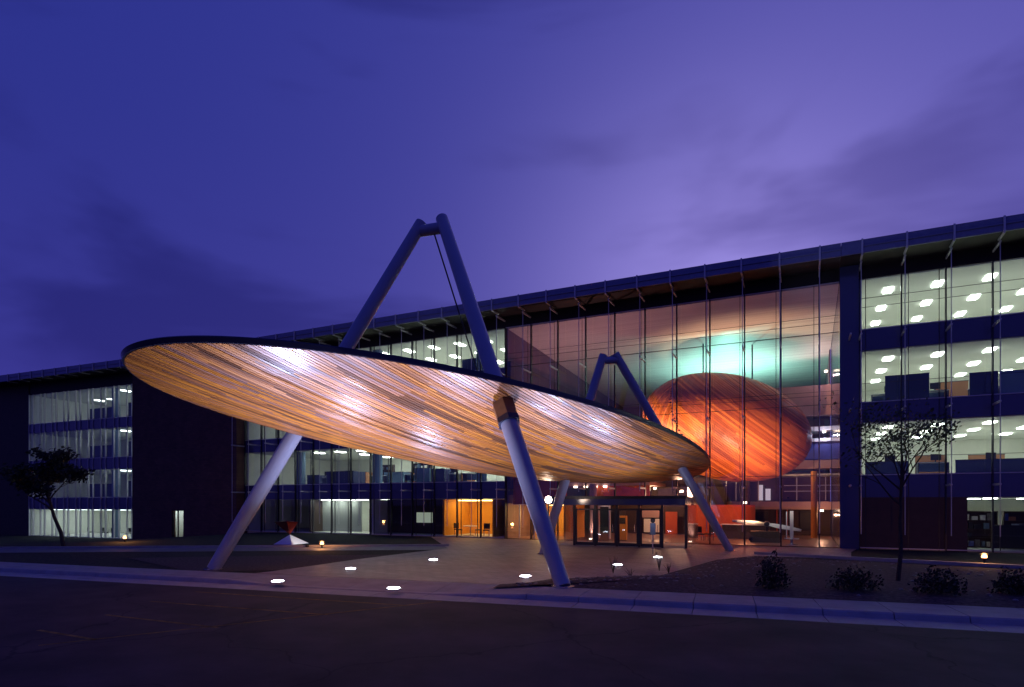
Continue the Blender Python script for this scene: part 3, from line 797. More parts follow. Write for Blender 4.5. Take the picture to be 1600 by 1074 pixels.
# entrance vestibule
VY = -4.5
vx0, vx1 = X(866, 786, VY), X(1072, 786, VY)
ve = thing('entrance_vestibule', 'projecting glass entrance vestibule with flat dark blue roof', 'entrance', (vx0, VY, 0))
MB().box(vx0 - .15, vx1 + .05, VY - .5, -.16, 2.52, 3.02).build('roof', M['navy'], ve)
MB().box(vx0 - .20, vx1 + .10, VY - .56, VY - .504, 2.88, 3.06).build('fascia', M['dark'], ve)
nd = 6
dw = (vx1 - vx0) / nd
for k in range(nd + 1):
    x = vx0 + k * dw
    MB().box(x - .07, x + .07, VY - .07, VY + .07, 0.01, 2.515).build('post', M['dark'], ve)
for k in range(nd):
    x = vx0 + k * dw
    if k in (1, 2, 3, 4):
        d = MB().box(x + .08, x + .16, VY - .03, VY + .03, .03, 2.3).box(x + dw - .16, x + dw - .08, VY - .03, VY + .03, .03, 2.3).box(x + .16, x + dw - .16, VY - .03, VY + .03, 2.2, 2.3).box(x + .16, x + dw - .16, VY - .03, VY + .03, .03, .22).build('door', M['dark'], ve)
        MB().box(x + .16, x + dw - .16, VY - .008, VY + .008, .22, 2.2).build('glass_pane', M['atrium_glass'], d)
        MB().tube([(x + dw - .25, VY - .09, .9), (x + dw - .25, VY - .09, 1.35)], .018, 8).build('handle', M['steel'], d)
    else:
        MB().box(x + .08, x + dw - .08, VY - .01, VY + .01, .02, 2.5).build('glass_pane', M['atrium_glass'], ve)
for x in (vx0, vx1):
    MB().box(x - .012, x + .012, VY + .08, -.17, .02, 2.5).build('glass_pane', M['atrium_glass'], ve)
MB().box(vx0, vx1, VY - .02, -.15, .005, .028).build('floor_mat', M['carpet'], ve)

# ------------------------------------------------------------------ timber pod hanging inside the atrium
PC = at_depth(1133, 669, 48.4)
pod = thing('timber_pod', 'large glowing orange egg shaped timber pod inside the glass atrium', 'timber pod', PC)
va = Vector((CS, SN, 0)); vd = Vector((-SN, CS, 0)); vu = Vector((0, 0, 1))      # photo right, photo depth, up
tl = R(-15)
ea = va * math.cos(tl) + vu * math.sin(tl); eu = -va * math.sin(tl) + vu * math.cos(tl); ed = vd
SA, SD, SU = 6.55, 5.0, 4.05
pole = Vector((.478, -.398, .783)).normalized()      # unit-sphere coordinates (along, depth, up): boards run round this axis
ridge = Vector((.572, -.765, .296)).normalized()     # the boards meet in a chevron along this plane
q1 = pole.orthogonal().normalized(); q2 = pole.cross(q1)
NPL = 92
def pod_pt(lat, lon, sc=1.0, flip=False):
    u = pole * math.sin(lat) + (q1 * math.cos(lon) + q2 * math.sin(lon)) * math.cos(lat)
    if flip: u = u - ridge * (2 * u.dot(ridge))
    return PC + (ea * (u.x * SA) + ed * (u.y * SD) + eu * (u.z * SU)) * sc
def side(lat, lon):
    return (pole * math.sin(lat) + (q1 * math.cos(lon) + q2 * math.sin(lon)) * math.cos(lat)).dot(ridge)
for k in range(NPL):
    l0, l1 = -math.pi / 2 + math.pi * k / NPL + .0020, -math.pi / 2 + math.pi * (k + 1) / NPL - .0020
    lm = (l0 + l1) / 2; NS = 360
    on = [side(lm, 2 * math.pi * i / NS) > .002 for i in range(NS)]
    if not any(on): continue
    if all(on): start, count, closed = 0, NS, True
    else:
        start = next(i for i in range(NS) if on[i] and not on[i - 1]); count = sum(on); closed = False
    lons = [2 * math.pi * (start + i * (count - (0 if closed else 1)) / 26) / NS for i in range(27)]
    if closed: lons[-1] = lons[0] + 2 * math.pi - .004
    for flip in (False, True):
        m = MB(); j = 1 + random.uniform(-.002, .002)
        for t in lons:
            for la, sc in ((l0, j), (l1, j), (l1, j - .012), (l0, j - .012)): m.v.append(tuple(pod_pt(la, t, sc, flip)))
        for i in range(26):
            for a in range(4): m.f.append((i * 4 + a, i * 4 + (a + 1) % 4, i * 4 + 4 + (a + 1) % 4, i * 4 + 4 + a)); m.m.append(0)
        m.f += [(3, 2, 1, 0), (104, 105, 106, 107)]; m.m += [0, 0]
        m.build('plank', M['podwood'], pod)
m = MB(); ms = []
for i in range(17):
    la = -math.pi / 2 + math.pi * i / 16
    for k in range(32): m.v.append(tuple(pod_pt(la, 2 * math.pi * k / 32, .975)))
for i in range(16):
    for k in range(32): m.f.append((i * 32 + k, i * 32 + (k + 1) % 32, (i + 1) * 32 + (k + 1) % 32, (i + 1) * 32 + k)); m.m.append(0)
m.build('inner_shell', M['dark'], pod)
tp = PC + eu * (SU * .93) + ea * (-1.9)
for dx in (-.9, 3.1):
    MB().tube([tp + ea * dx + Vector((0, 0, -.6)), Vector((tp.x + ea.x * dx, tp.y + ea.y * dx, 15.2))], .055, 10).build('hanger', M['dark'], pod)
MB().tube([(PC.x + 1.5, PC.y, .03), (PC.x + 1.5, PC.y, PC.z - SU * .8)], .35, 16).build('support_column', M['darkwall'], pod)

# ------------------------------------------------------------------ entrance canopy (big tilted timber lens)
CX0, CY0, CZ0, GX, GY, EA, EB, EAZ, ED = -12.2813, -16.0962, 5.7763, .1438, -.1682, 14.6565, 4.8157, 1.1454, 1.45
RIM = .19
can = thing('entrance_canopy', 'huge tilted elliptical timber canopy lit from below in front of the entrance', 'canopy', (CX0, CY0, 0))
cu = Vector((math.cos(EAZ), math.sin(EAZ))); cv = Vector((-math.sin(EAZ), math.cos(EAZ)))
def rimz(dx, dy): return CZ0 + GX * dx + GY * dy
def lens_z(dx, dy, up=False):
    d = Vector((dx, dy)); r2 = min(1.0, (d.dot(cu) / EA) ** 2 + (d.dot(cv) / EB) ** 2)
    return rimz(dx, dy) + (0.55 * (1 - r2) if up else -RIM - (ED - RIM) * (1 - r2))
PD = Vector((math.sin(R(15)), math.cos(R(15)))); PQ = Vector((math.cos(R(15)), -math.sin(R(15))))
ISC = .996                                           # soffit sits just inside the rim
A11 = (PD.dot(cu) / EA) ** 2 + (PD.dot(cv) / EB) ** 2
A12 = PD.dot(cu) * PQ.dot(cu) / EA ** 2 + PD.dot(cv) * PQ.dot(cv) / EB ** 2
A22 = (PQ.dot(cu) / EA) ** 2 + (PQ.dot(cv) / EB) ** 2
qmax = math.sqrt(A11 / (A11 * A22 - A12 * A12)) * ISC
def chord(q):
    disc = (A12 * q) ** 2 - A11 * (A22 * q * q - ISC ** 2)
    if disc <= 0: return None
    s_ = math.sqrt(disc); return (-A12 * q - s_) / A11, (-A12 * q + s_) / A11
NP = 116
pw = 2 * qmax / NP
for k in range(NP):
    qa, qb = -qmax + k * pw + .009, -qmax + (k + 1) * pw - .009
    ca, cb = chord(qa), chord(qb)
    if ca is None: ca = chord((qa + qb) / 2); ca = (sum(ca) / 2 - .1, sum(ca) / 2 + .1)
    if cb is None: cb = chord((qa + qb) / 2); cb = (sum(cb) / 2 - .1, sum(cb) / 2 + .1)
    m = MB(); ns = 14; jz = random.uniform(-.005, .005); jt = random.gauss(0, .0018)
    for i in range(ns + 1):
        f = i / ns
        for q, c_, tl_ in ((qa, ca, -jt), (qb, cb, jt)):
            p = c_[0] + (c_[1] - c_[0]) * f; d = PD * p + PQ * q; z = lens_z(d.x, d.y)
            m.v += [(CX0 + d.x, CY0 + d.y, z + jz + tl_), (CX0 + d.x, CY0 + d.y, z + jz + .03)]
    for i in range(ns):
        o_ = i * 4
        for a, b_ in ((0, 2), (2, 3), (3, 1), (1, 0)): m.f.append((o_ + a, o_ + b_, o_ + 4 + b_, o_ + 4 + a)); m.m.append(0)
    m.f += [(0, 1, 3, 2), (ns * 4, ns * 4 + 2, ns * 4 + 3, ns * 4 + 1)]; m.m += [0, 0]
    m.build('plank', M['wood'], can, smooth=False)
# dark backing above the boards, rim band and metal top
def disc(zf, sc=1.0, nr=8, na=96):
    m = MB()
    for i in range(nr + 1):
        r_ = max(.001, i / nr) * sc
        for k in range(na):
            t = 2 * math.pi * k / na; d = cu * (EA * r_ * math.cos(t)) + cv * (EB * r_ * math.sin(t)); m.v.append((CX0 + d.x, CY0 + d.y, zf(d.x, d.y)))
    for i in range(nr):
        for k in range(na): m.f.append((i * na + k, i * na + (k + 1) % na, (i + 1) * na + (k + 1) % na, (i + 1) * na + k)); m.m.append(0)
    return m
disc(lambda x, y: lens_z(x, y) + .05, .98).build('backing', M['dark'], can, smooth=True)
disc(lambda x, y: lens_z(x, y, True)).build('top_shell', M['shell'], can, smooth=True)
m = MB(); na = 128
for k in range(na):
    t = 2 * math.pi * k / na
    for sc, dz in ((.998, .02), (1.003, -.03), (1.0005, -RIM + .005), (.9965, -RIM + .005), (.990, .0)):
        d = (cu * (EA * math.cos(t)) + cv * (EB * math.sin(t))) * sc; m.v.append((CX0 + d.x, CY0 + d.y, rimz(d.x, d.y) + dz))
for k in range(na):
    a, b_ = k * 5, ((k + 1) % na) * 5
    for i in range(5): m.f.append((a + i, a + (i + 1) % 5, b_ + (i + 1) % 5, b_ + i)); m.m.append(0)
m.build('rim', M['rim'], can, smooth=True)

# ------------------------------------------------------------------ A-frame masts
def leg_build(root, foot, top, r0, rm, r1, beyond=.22):
    foot, top = Vector(foot), Vector(top); d = top - foot; L_ = d.length
    top = top + d.normalized() * beyond
    pts, rad = [], []
    for i in range(17):
        f = i / 16; pts.append(foot.lerp(top, f))
        rad.append(r0 + (rm - r0) * math.sin(min(1, f / .32) * math.pi / 2) if f < .32 else rm + (r1 - rm) * ((f - .32) / .68) ** 1.2)
    m = MB(); m.tube(pts, rad, 28)
    lg = m.build('leg', M['leg'], root, smooth=True)
    MB().lathe((foot.x, foot.y, foot.z - .02), ((r0 * 1.5, 0), (r0 * 1.5, .05), (r0 * 1.15, .07)), 24).build('base_plate', M['steel'], lg, smooth=True)
    return lg
F1a, F1b = at(333, 890), at(880, 917)
T1a, T1b = at_depth(655, 355, 27.6), at_depth(692, 347, 27.2)
fr = thing('mast_frame', 'tall blue grey A-shaped steel mast standing on the plaza, its legs piercing the canopy', 'mast', ((F1a + F1b) / 2), 'A-frame masts carrying the canopy')
leg_build(fr, F1a, T1a, .25, .315, .27)
leg_build(fr, F1b, T1b, .25, .325, .27)
bd = (T1b - T1a).normalized()
MB().tube([T1a - bd * .12 + Vector((0, 0, -.18)), T1b + bd * .12 + Vector((0, 0, -.26))], .25, 20).build('crossbeam', M['leg'], fr, smooth=True)
tm = (T1a + T1b) / 2
ctop = Vector((CX0 - 1.0, CY0 + 1.2, 0)); ctop.z = lens_z(-1.0, 1.2, True)
MB().tube([tm + bd * .15 + Vector((0, 0, -.4)), ctop], .035, 8).build('cable', M['dark'], fr)
F2a, F2b = at(848, 866), at(1141, 861)
T2a, T2b = at_depth(941, 561, 33.0), at_depth(964, 558, 33.0)
fr2 = thing('mast_frame', 'smaller A-shaped steel mast by the glass facade at the far end of the canopy', 'mast', ((F2a + F2b) / 2), 'A-frame masts carrying the canopy')
leg_build(fr2, F2a, T2a, .2, .25, .22)
leg_build(fr2, F2b, T2b, .2, .25, .22)
bd2 = (T2b - T2a).normalized()
MB().tube([T2a - bd2 * .1 + Vector((0, 0, -.1)), T2b + bd2 * .1 + Vector((0, 0, -.16))], .2, 18).build('crossbeam', M['leg'], fr2, smooth=True)
# brown sleeves where legs pass the soffit
def sleeve(foot, top, r_):
    foot, top = Vector(foot), Vector(top)
    for i in range(200):
        f = .25 + i * .003; p = foot.lerp(top, f); dx, dy = p.x - CX0, p.y - CY0
        if p.z > lens_z(dx, dy) + .05: break
    e = foot.lerp(top, f + .05); s0 = foot.lerp(top, f - .045)
    sl = MB().tube([s0, e], [r_, r_ * 1.12], 6).build('leg_sleeve', M['sleeve'], can)
    MB().tube([foot.lerp(top, f - .052), foot.lerp(top, f - .040)], r_ * 1.06, 6).build('collar', M['rim'], sl)
sleeve(F1b, T1b, .42)

# ------------------------------------------------------------------ lights in the plaza
UPL = [(434, 910, 'uplight in the plaza nearest the left leg of the front mast'),
       (548, 890, 'uplight in the plaza behind the one nearest the left mast leg'),
       (615, 921, 'large glowing uplight at the road edge of the plaza'),
       (677, 876, 'uplight farthest back in the middle of the plaza'),
       (821, 902, 'uplight beside the right leg of the front mast'),
       (965, 884, 'uplight in front of the entrance doors, closer to the road'),
       (1028, 872, 'uplight by the entrance doors next to the slim post')]
for i, (px, py, lb) in enumerate(UPL):
    p = at(px, py)
    u = thing('ground_uplight', 'round white ' + lb, 'uplight', p, 'recessed uplights in the plaza paving')
    MB().lathe((p.x, p.y, .004), ((.25, 0), (.25, .03), (.21, .035), (.2, .02)), 24).build('ring', M['steel'], u, smooth=True)
    MB().lathe((p.x, p.y, .02), ((.195, 0), (.185, .03), (.12, .045), (.02, .05)), 24).build('lens', M['lens'], u, smooth=True)
    d = Vector((p.x - CX0, p.y - CY0)); tgt = Vector((p.x, p.y, 8))
    k = Vector((CX0 - p.x, CY0 - p.y, 0)); tgt += k * .12
    lamp('lamp', 'SPOT', (p.x, p.y, .12), (3200, 1700, 2800, 1500, 3200, 1900, 1400)[i], (.52, .58, 1.0), u, tgt, .2, R(135), 1.0)
for px, py, zz, lb in ((195, 853, -.3, 'small amber path light beside the left path in front of the brick tower'),
                   (503, 856, 0, 'small amber path light on the grass beside the angular sculpture'),
                   (1538, 878, .1, 'small amber path light behind the right planting bed')):
    p = at(px, py, zz); p.z = gz(p.x, p.y) if zz <= 0 else .05
    u = thing('path_light', lb, 'path light', p, 'amber path lights')
    MB().lathe((p.x, p.y, p.z), ((.05, 0), (.05, .16), (.15, .17), (.15, .22)), 16).build('stem', M['black'], u)
    MB().lathe((p.x, p.y, p.z + .221), ((.09, 0), (.11, .05), (.09, .12), (.04, .15)), 16).build('bulb', M['amber'], u, smooth=True)
    MB().lathe((p.x, p.y, p.z + .38), ((.17, 0), (.05, .05)), 16).build('hood', M['black'], u)
    lamp('lamp', 'POINT', (p.x, p.y - .0, p.z + .60), 90, (1.0, .42, .12), u, size=.15)
p = at_depth(857, 781, 35.5)
gl = thing('globe_lamp', 'bright round lamp on a dark post at the left corner of the entrance', 'lamp', (p.x, p.y, 0))
MB().tube([(p.x, p.y, 0.005), (p.x, p.y, p.z - .15)], .05, 10).build('post', M['dark'], gl)
MB().lathe((p.x, p.y, p.z), ((.05, -.2), (.16, -.14), (.2, 0), (.16, .14), (.05, .2)), 16).build('globe', M['globe'], gl, smooth=True)
lamp('lamp', 'POINT', (p.x, p.y - .3, p.z + .1), 60, (1, .65, .45), gl, size=.2)

# ------------------------------------------------------------------ lobby things
def chair(p, rz, label, group, mtl='black'):
    c = thing('chair', label, 'chair', p, group, local=True, rz=rz)
    MB().box(-.24, .24, -.24, .24, .42, .5).build('seat', M[mtl], c)
    MB().box(-.24, .24, .2, .27, .55, .98).build('backrest', M[mtl], c)
    for a in (-1, 1):
        for b_ in (-1, 1): MB().box(a * .2 - .02, a * .2 + .02, b_ * .2 - .02, b_ * .2 + .02, 0, .419).build('leg', M['steel'], c)
    for a in (-1, 1): MB().box(a * .2 - .02, a * .2 + .02, .22, .25, .5, .549).build('back_post', M['steel'], c)
    return c
chair((-24.9, 1.1, .085), R(70), 'black chair at the left end of the round table in the orange room', 'chairs in the orange meeting room')
chair((-23.2, 1.3, .085), R(-60), 'black chair right of the round table in the orange room', 'chairs in the orange meeting room')
chair((-22.3, 1.0, .085), R(20), 'black chair standing alone by the right wall of the orange room', 'chairs in the orange meeting room')
tb = thing('round_table', 'white round table in the orange meeting room', 'table', (-24.0, 1.5, .085))
MB().lathe((-24.0, 1.5, .80), ((.6, 0), (.6, .04)), 24).build('tabletop', M['white'], tb)
MB().lathe((-24.0, 1.5, .085), ((.3, 0), (.28, .03), (.05, .05), (.05, .71)), 16).build('pedestal', M['steel'], tb)
x_ = X(972, 830, .9)
ki = thing('information_kiosk', 'tall orange information kiosk with dark screen inside the entrance doors', 'kiosk', (x_, .9, .03))
MB().box(x_ - .32, x_ + .32, .8, 1.1, .08, 1.75).build('body', M['orangewall'], ki)
MB().box(x_ - .36, x_ + .36, .76, 1.14, .03, .078).build('plinth', M['dark'], ki)
MB().box(x_ - .26, x_ + .26, .765, .798, 1.2, 1.62).build('screen', M['black'], ki)
lamp('lamp', 'SPOT', (x_, -1.2, 2.45), 120, (1, .45, .2), ki, (x_, .9, .9), .1, R(50))
MB().lathe((x_, -1.2, 2.46), ((.08, 0), (.08, .05)), 12).build('spot_fitting', M['black'], ki)
# display stand with the propeller
x_ = X(1237, 830, 1.0)
ds = thing('display_stand', 'slim white display post on a round foot behind the atrium glass', 'display stand', (x_, 1.0, .03))
MB().box(x_ - .10, x_ + .10, .9, 1.1, .5, 2.15).build('panel', M['white'], ds)
MB().lathe((x_, 1.0, .03), ((.34, 0), (.34, .05), (.08, .08), (.08, .47)), 20).build('foot', M['steel'], ds)
MB().box(x_ - .42, x_ + .42, .8, 1.2, .40, .46).build('shelf', M['white'], ds)
MB().box(x_ - .32, x_ - .26, .97, 1.03, .46, 2.1).build('side_post', M['white'], ds)
lamp('lamp', 'SPOT', (x_ - .2, -.9 + 1.2, 2.9), 60, (1, .85, .7), ds, (x_, 1.0, 1.2), .1, R(60))
MB().lathe((x_ - .2, .3, 2.92), ((.07, 0), (.07, .08)), 12).build('spot_fitting', M['black'], ds)
hub = Vector(on_plane(1197, 818, 3.0)[0:1] + (3.0,) + (on_plane(1197, 818, 3.0)[1],)) if False else None
hx, hz = on_plane(1198, 819, 3.0)
pr = thing('propeller', 'two bladed white propeller on a dark plinth inside the atrium', 'propeller', (hx, 3.0, .03))
for pxe, pye in ((1144, 814), (1252, 829)):
    ex, ez = on_plane(pxe, pye, 3.0); m = MB()
    P0, P1 = Vector((hx, 3.0, hz)), Vector((ex, 3.0, ez)); dr = (P1 - P0).normalized(); sdv = dr.cross(Vector((0, 1, 0)))
    for i in range(9):
        f = i / 8; c_ = P0.lerp(P1, f); w_ = .07 + .10 * math.sin(math.pi * min(1, f * 1.05)) ** .7 * (1 - .45 * f); tw_ = R(35 - 28 * f)
        a_ = sdv * math.cos(tw_) + Vector((0, 1, 0)) * math.sin(tw_); nrm_ = dr.cross(a_)
        for s1, s2 in ((-1, 0), (0, -.022), (1, 0), (0, .022)): m.v.append(tuple(c_ + a_ * (s1 * w_) + nrm_ * s2))
    for i in range(8):
        for a in range(4): m.f.append((i * 4 + a, i * 4 + (a + 1) % 4, i * 4 + 4 + (a + 1) % 4, i * 4 + 4 + a)); m.m.append(0)
    m.f += [(3, 2, 1, 0), (32, 33, 34, 35)]; m.m += [0, 0]
    m.build('blade', M['white'], pr)
MB().tube([(hx, 2.8, hz), (hx, 3.25, hz)], [.16, .2], 16).build('hub', M['dark'], pr)
MB().tube([(hx, 3.1, .03), (hx, 3.1, hz)], .07, 10).build('stem', M['dark'], pr)
MB().box(hx - 1.0, hx + .8, 2.7, 3.7, .03, .78).build('plinth', M['darkwall'], pr)
lamp('lamp', 'SPOT', (hx, 1.2, 3.6), 160, (1, .95, .8), pr, (hx, 3.0, hz), .1, R(75))
MB().lathe((hx, 1.2, 3.62), ((.07, 0), (.07, .08)), 12).build('spot_fitting', M['black'], pr)
rx = X(1165, 840, 6.5)
rd = thing('reception_desk', 'long dark reception desk in front of the curved red wall', 'desk', (rx, 6.5, .03))
MB().box(rx - 1.6, rx + 1.6, 6.3, 7.0, .03, 1.04).build('body', M['darkwall'], rd)
MB().box(rx - 1.7, rx + 1.7, 6.2, 7.1, 1.045, 1.10).build('worktop', M['white'], rd)
for k, (px, yp) in enumerate(((1093, 3.2), (1108, 3.6))):
    chair((X(px, 850, yp), yp, .03), R(30 - 80 * k), ('dark lobby chair next to the pale round column', 'dark lobby chair between the column and the red wall')[k], 'lobby chairs')
pt = at(1020, 866)
sp = thing('slim_post', 'slim pale post with a dark tapered call panel in front of the doors', 'post', pt)
MB().tube([(pt.x, pt.y, .005), (pt.x, pt.y, 1.1)], .035, 10).build('pole', M['steel'], sp)
MB().obox((pt.x, pt.y, 1.0), (pt.x, pt.y, 1.6), .26, .10, up=(0, 1, 0)).build('call_panel', M['partlight'], sp)
MB().lathe((pt.x, pt.y, 1.61), ((.05, 0), (.12, .08), (.12, .2), (.05, .27)), 14).build('cap', M['black'], sp, smooth=True)

# ------------------------------------------------------------------ office furniture seen through the windows
def partition(px0, px1, py_top, fl, yp, mtl, label, sills=SILL):
    x0_, x1_ = X(px0, 700, yp), X(px1, 700, yp); xm = (x0_ + x1_) / 2
    Y = -xm * SN + (yp + CAM_D) * CS; zt = CAM_H + (786 - py_top) / FPX * Y; z0_ = sills[fl]
    zt = max(z0_ + .8, min(zt, z0_ + 2.2))
    pt_ = thing('office_partition', label, 'partition', (xm, yp, z0_), 'office partitions behind the glass')
    MB().box(x0_, x1_, yp, yp + .06, z0_ + .06, zt).build('panel', M[mtl], pt_)
    MB().box(x0_ - .02, x1_ + .02, yp - .01, yp + .07, zt + .001, zt + .03).build('top_trim', M['dark'], pt_)
    MB().box(x1_ - .06, x1_, yp + .064, yp + 1.6, z0_ + .06, zt).build('panel', M[mtl], pt_)
    for xx in (x0_ + .05, x1_ - .05): MB().box(xx - .03, xx + .03, yp, yp + .06, z0_, z0_ + .058).build('foot', M['dark'], pt_)
    return pt_
FN = ('ground', 'second', 'third', 'fourth')
for a in ((1383, 1452, 586, 2, 1.2, 'part', 'navy partition on the third floor just right of the navy pier'),
          (1515, 1560, 582, 2, 1.0, 'part', 'navy partition on the third floor in the fourth bay from the pier'),
          (1562, 1640, 578, 2, 1.3, 'partlight', 'pale blue partition on the third floor at the right picture edge'),
          (1462, 1513, 597, 2, 3.2, 'partorange', 'orange partition on the third floor between the two navy ones'),
          (1513, 1570, 711, 1, 3.5, 'partorange', 'orange partition on the second floor behind the low navy one, right wing'),
          (1493, 1620, 723, 1, 1.6, 'part', 'long low navy partition on the second floor of the right wing'),
          (1430, 1478, 712, 1, 3.0, 'partorange', 'orange partition on the second floor behind the bare tree crown'),
          (1352, 1420, 722, 1, 1.5, 'part', 'low navy partition on the second floor left of the bare tree crown'),
          (1550, 1660, 822, 0, 1.2, 'black', 'black shelving partition on the ground floor at the right picture edge'),
          (480, 498, 743, 1, 1.5, 'part', 'small navy partition on the second floor left of the wide one, behind the left mast leg'),
          (510, 552, 737, 1, 1.2, 'part', 'wide navy partition on the second floor left of the round column'),
          (555, 572, 738, 1, 3.5, 'partorange', 'orange partition on the second floor just left of the round column'),
          (600, 630, 738, 1, 2.4, 'partlight', 'pale blue partition on the second floor just right of the round column'),
          (632, 650, 738, 1, 3.6, 'partorange', 'orange partition on the second floor next to the pale blue screens'),
          (648, 671, 732, 1, 1.2, 'partlight', 'tall pale blue partition on the second floor beside the navy one'),
          (674, 694, 733, 1, 1.2, 'part', 'tall navy partition on the second floor right of the pale blue one'),
          (700, 728, 742, 1, 3.2, 'partorange', 'orange partition on the second floor at the atrium end of the centre wing'),
          (722, 750, 561, 3, 1.2, 'part', 'navy partition on the fourth floor beside the front mast leg')):
    partition(*a)
def partition_l(xa, xb, fl, yl, hgt, label):
    # left wing, local frame turned with the wing
    mw = Matrix.Translation(lw.location) @ Matrix.Rotation(R(2.9), 4, 'Z')
    loc = mw @ Vector(((xa + xb) / 2, yl, LS[fl]))
    pt_ = thing('office_partition', label, 'partition', loc, 'office partitions behind the glass', local=True, rz=R(2.9))
    h_ = (xb - xa) / 2
    MB().box(-h_, h_, 0, .06, .06, hgt).build('panel', M['part'], pt_)
    MB().box(-h_ - .02, h_ + .02, -.01, .07, hgt + .001, hgt + .03).build('top_trim', M['dark'], pt_)
    for xx in (-h_ + .05, h_ - .05): MB().box(xx - .03, xx + .03, 0, .06, 0, .058).build('foot', M['dark'], pt_)
for f_ in (1, 2, 3):
    partition_l(-4.0, -1.6, f_, 1.3, 1.75, 'navy partition on the %s floor of the left wing next to the brick tower' % FN[f_])
    partition_l(-10.6, -6.2, f_, 1.6, 1.5, 'long navy partition on the %s floor of the left wing beyond the column' % FN[f_])
for k in range(5):
    xx = -2.2 - k * 2.0
    mw = Matrix.Translation(lw.location) @ Matrix.Rotation(R(2.9), 4, 'Z')
    chair(mw @ Vector((xx, 1.4 + .3 * (k % 2), LS[0])), R(40 * k), ('black chair', 'second black chair', 'third black chair', 'fourth black chair', 'fifth black chair')[k] + ' from the brick tower in the bright room, left wing', 'chairs in the ground floor room of the left wing')
ORD = ('first', 'second', 'third', 'fourth', 'fifth', 'sixth', 'seventh')
def desk(x, y, fl, label, mlabel, rz=0.0):
    d = thing('desk', label, 'desk', (x, y, SILL[fl] + .002), 'office desks behind the glass', local=True, rz=rz)
    MB().box(-.8, .8, -.35, .35, .71, .74).build('desktop', M['white'], d)
    for sx in (-.76, .74): MB().box(sx, sx + .03, -.33, .33, 0, .708).build('side_panel', M['dark'], d)
    MB().box(-.72, .72, .30, .32, .2, .70).build('modesty_panel', M['partlight'], d)
    mo = thing('monitor', mlabel, 'monitor', (x + .2, y + .02, SILL[fl] + .744), 'desk monitors behind the glass', local=True, rz=rz + .2)
    MB().box(-.28, .28, 0, .04, .12, .48).build('screen', M['black'], mo)
    MB().box(-.03, .03, .04, .08, .015, .3).box(-.12, .12, -.06, .12, 0, .014).build('stand', M['dark'], mo)
for fl, yy in ((1, 2.2), (2, 2.4)):
    for k, xx in enumerate((4.3, 6.6, 9.2, 11.6)):
        desk(xx, yy, fl, ORD[k] + ' white desk from the navy pier on the ' + FN[fl] + ' floor, right wing', 'black monitor on the ' + ORD[k] + ' desk from the pier, ' + FN[fl] + ' floor', .1 * k)
for k, xx in enumerate((-24.0, -26.3, -29.6, -33.6, -36.8, -39.6)):
    desk(xx, 1.9 + .4 * (k % 2), 1, ORD[k] + ' white desk from the atrium on the second floor, centre wing', 'black monitor on the ' + ORD[k] + ' second floor desk from the atrium', .15 * (k % 3))
def bookcase(x, y, fl, w_, h_, label, seed):
    rnd = random.Random(seed); z = SILL[fl] + .003
    bc = thing('bookcase', label, 'bookcase', (x, y, z), 'bookcases behind the glass')
    f = MB().box(x - w_ / 2, x - w_ / 2 + .04, y, y + .35, z, z + h_).box(x + w_ / 2 - .04, x + w_ / 2, y, y + .35, z, z + h_).box(x - w_ / 2, x + w_ / 2, y + .352, y + .37, z, z + h_)
    f.build('frame', M['darkwall'], bc)
    for i in range(5):
        zz = z + .08 + i * (h_ - .1) / 4
        MB().box(x - w_ / 2 + .042, x + w_ / 2 - .042, y, y + .35, zz - .03, zz).build('shelf', M['darkwall'], bc)
        if i < 4:
            xx = x - w_ / 2 + .08
            while xx < x + w_ / 2 - .3:
                bw = rnd.uniform(.12, .34); bh = rnd.uniform(.2, (h_ - .1) / 4 - .08)
                if rnd.random() < .75: MB().box(xx, xx + bw, y + .04, y + .3, zz + .002, zz + bh).build('file_box', M[rnd.choice(('white', 'partlight', 'partorange', 'black', 'stone', 'wall', 'blue'))], bc)
                xx += bw + rnd.uniform(.02, .15)
bookcase(8.9, 2.2, 0, 1.6, 2.1, 'dark bookcase at the left end of the lit ground floor room, right wing', 1)
bookcase(11.0, 1.9, 0, 2.2, 2.1, 'wide dark bookcase at the right picture edge on the ground floor', 2)
bookcase(-30.8, 4.6, 1, 2.0, 1.9, 'dark bookcase deep in the second floor right of the round column', 3)
bookcase(-35.4, 5.2, 1, 2.2, 1.9, 'dark bookcase deep in the second floor left of the round column', 4)
bookcase(-34.2, 2.6, 0, 1.4, 2.0, 'dark bookcase in the lit ground floor room beside the blind', 5)
# shelving and blinds on the bright ground floor
xs0, xs1 = X(550, 810, 1.0), X(574, 810, 1.0)
cu_ = thing('window_blind', 'pale roller blind drawn in the lit ground floor room of the centre wing', 'blind', ((X(480) + X(548)) / 2, 1.6, .1))
xa_, xb_ = X(484), X(546)
for q in (.2, .5, .8):
    MB().box(X(484) + (X(546) - X(484)) * q - .26, X(484) + (X(546) - X(484)) * q + .26, .75, 1.35, 2.86, 2.915).build('light_panel', M['panel'], cw)  # extra panels added between glass and blind to brighten the blind
nsl = 16
for k in range(nsl):
    x0_ = xa_ + (xb_ - xa_) * k / nsl; x1_ = xa_ + (xb_ - xa_) * (k + 1) / nsl - .03
    m = MB(); m.v = [(x0_, 1.60, .14), (x1_, 1.66, .14), (x1_, 1.66, 2.8), (x0_, 1.60, 2.8), (x0_, 1.61, .14), (x1_, 1.67, .14), (x1_, 1.67, 2.8), (x0_, 1.61, 2.8)]
    for f in ((0, 1, 2, 3), (7, 6, 5, 4), (0, 4, 5, 1), (1, 5, 6, 2), (2, 6, 7, 3), (3, 7, 4, 0)): m.f.append(f); m.m.append(0)
    m.build('slat', mat('blind_fabric', (.40, .42, .40), .9) if k == 0 else bpy.data.materials['blind_fabric'], cu_)
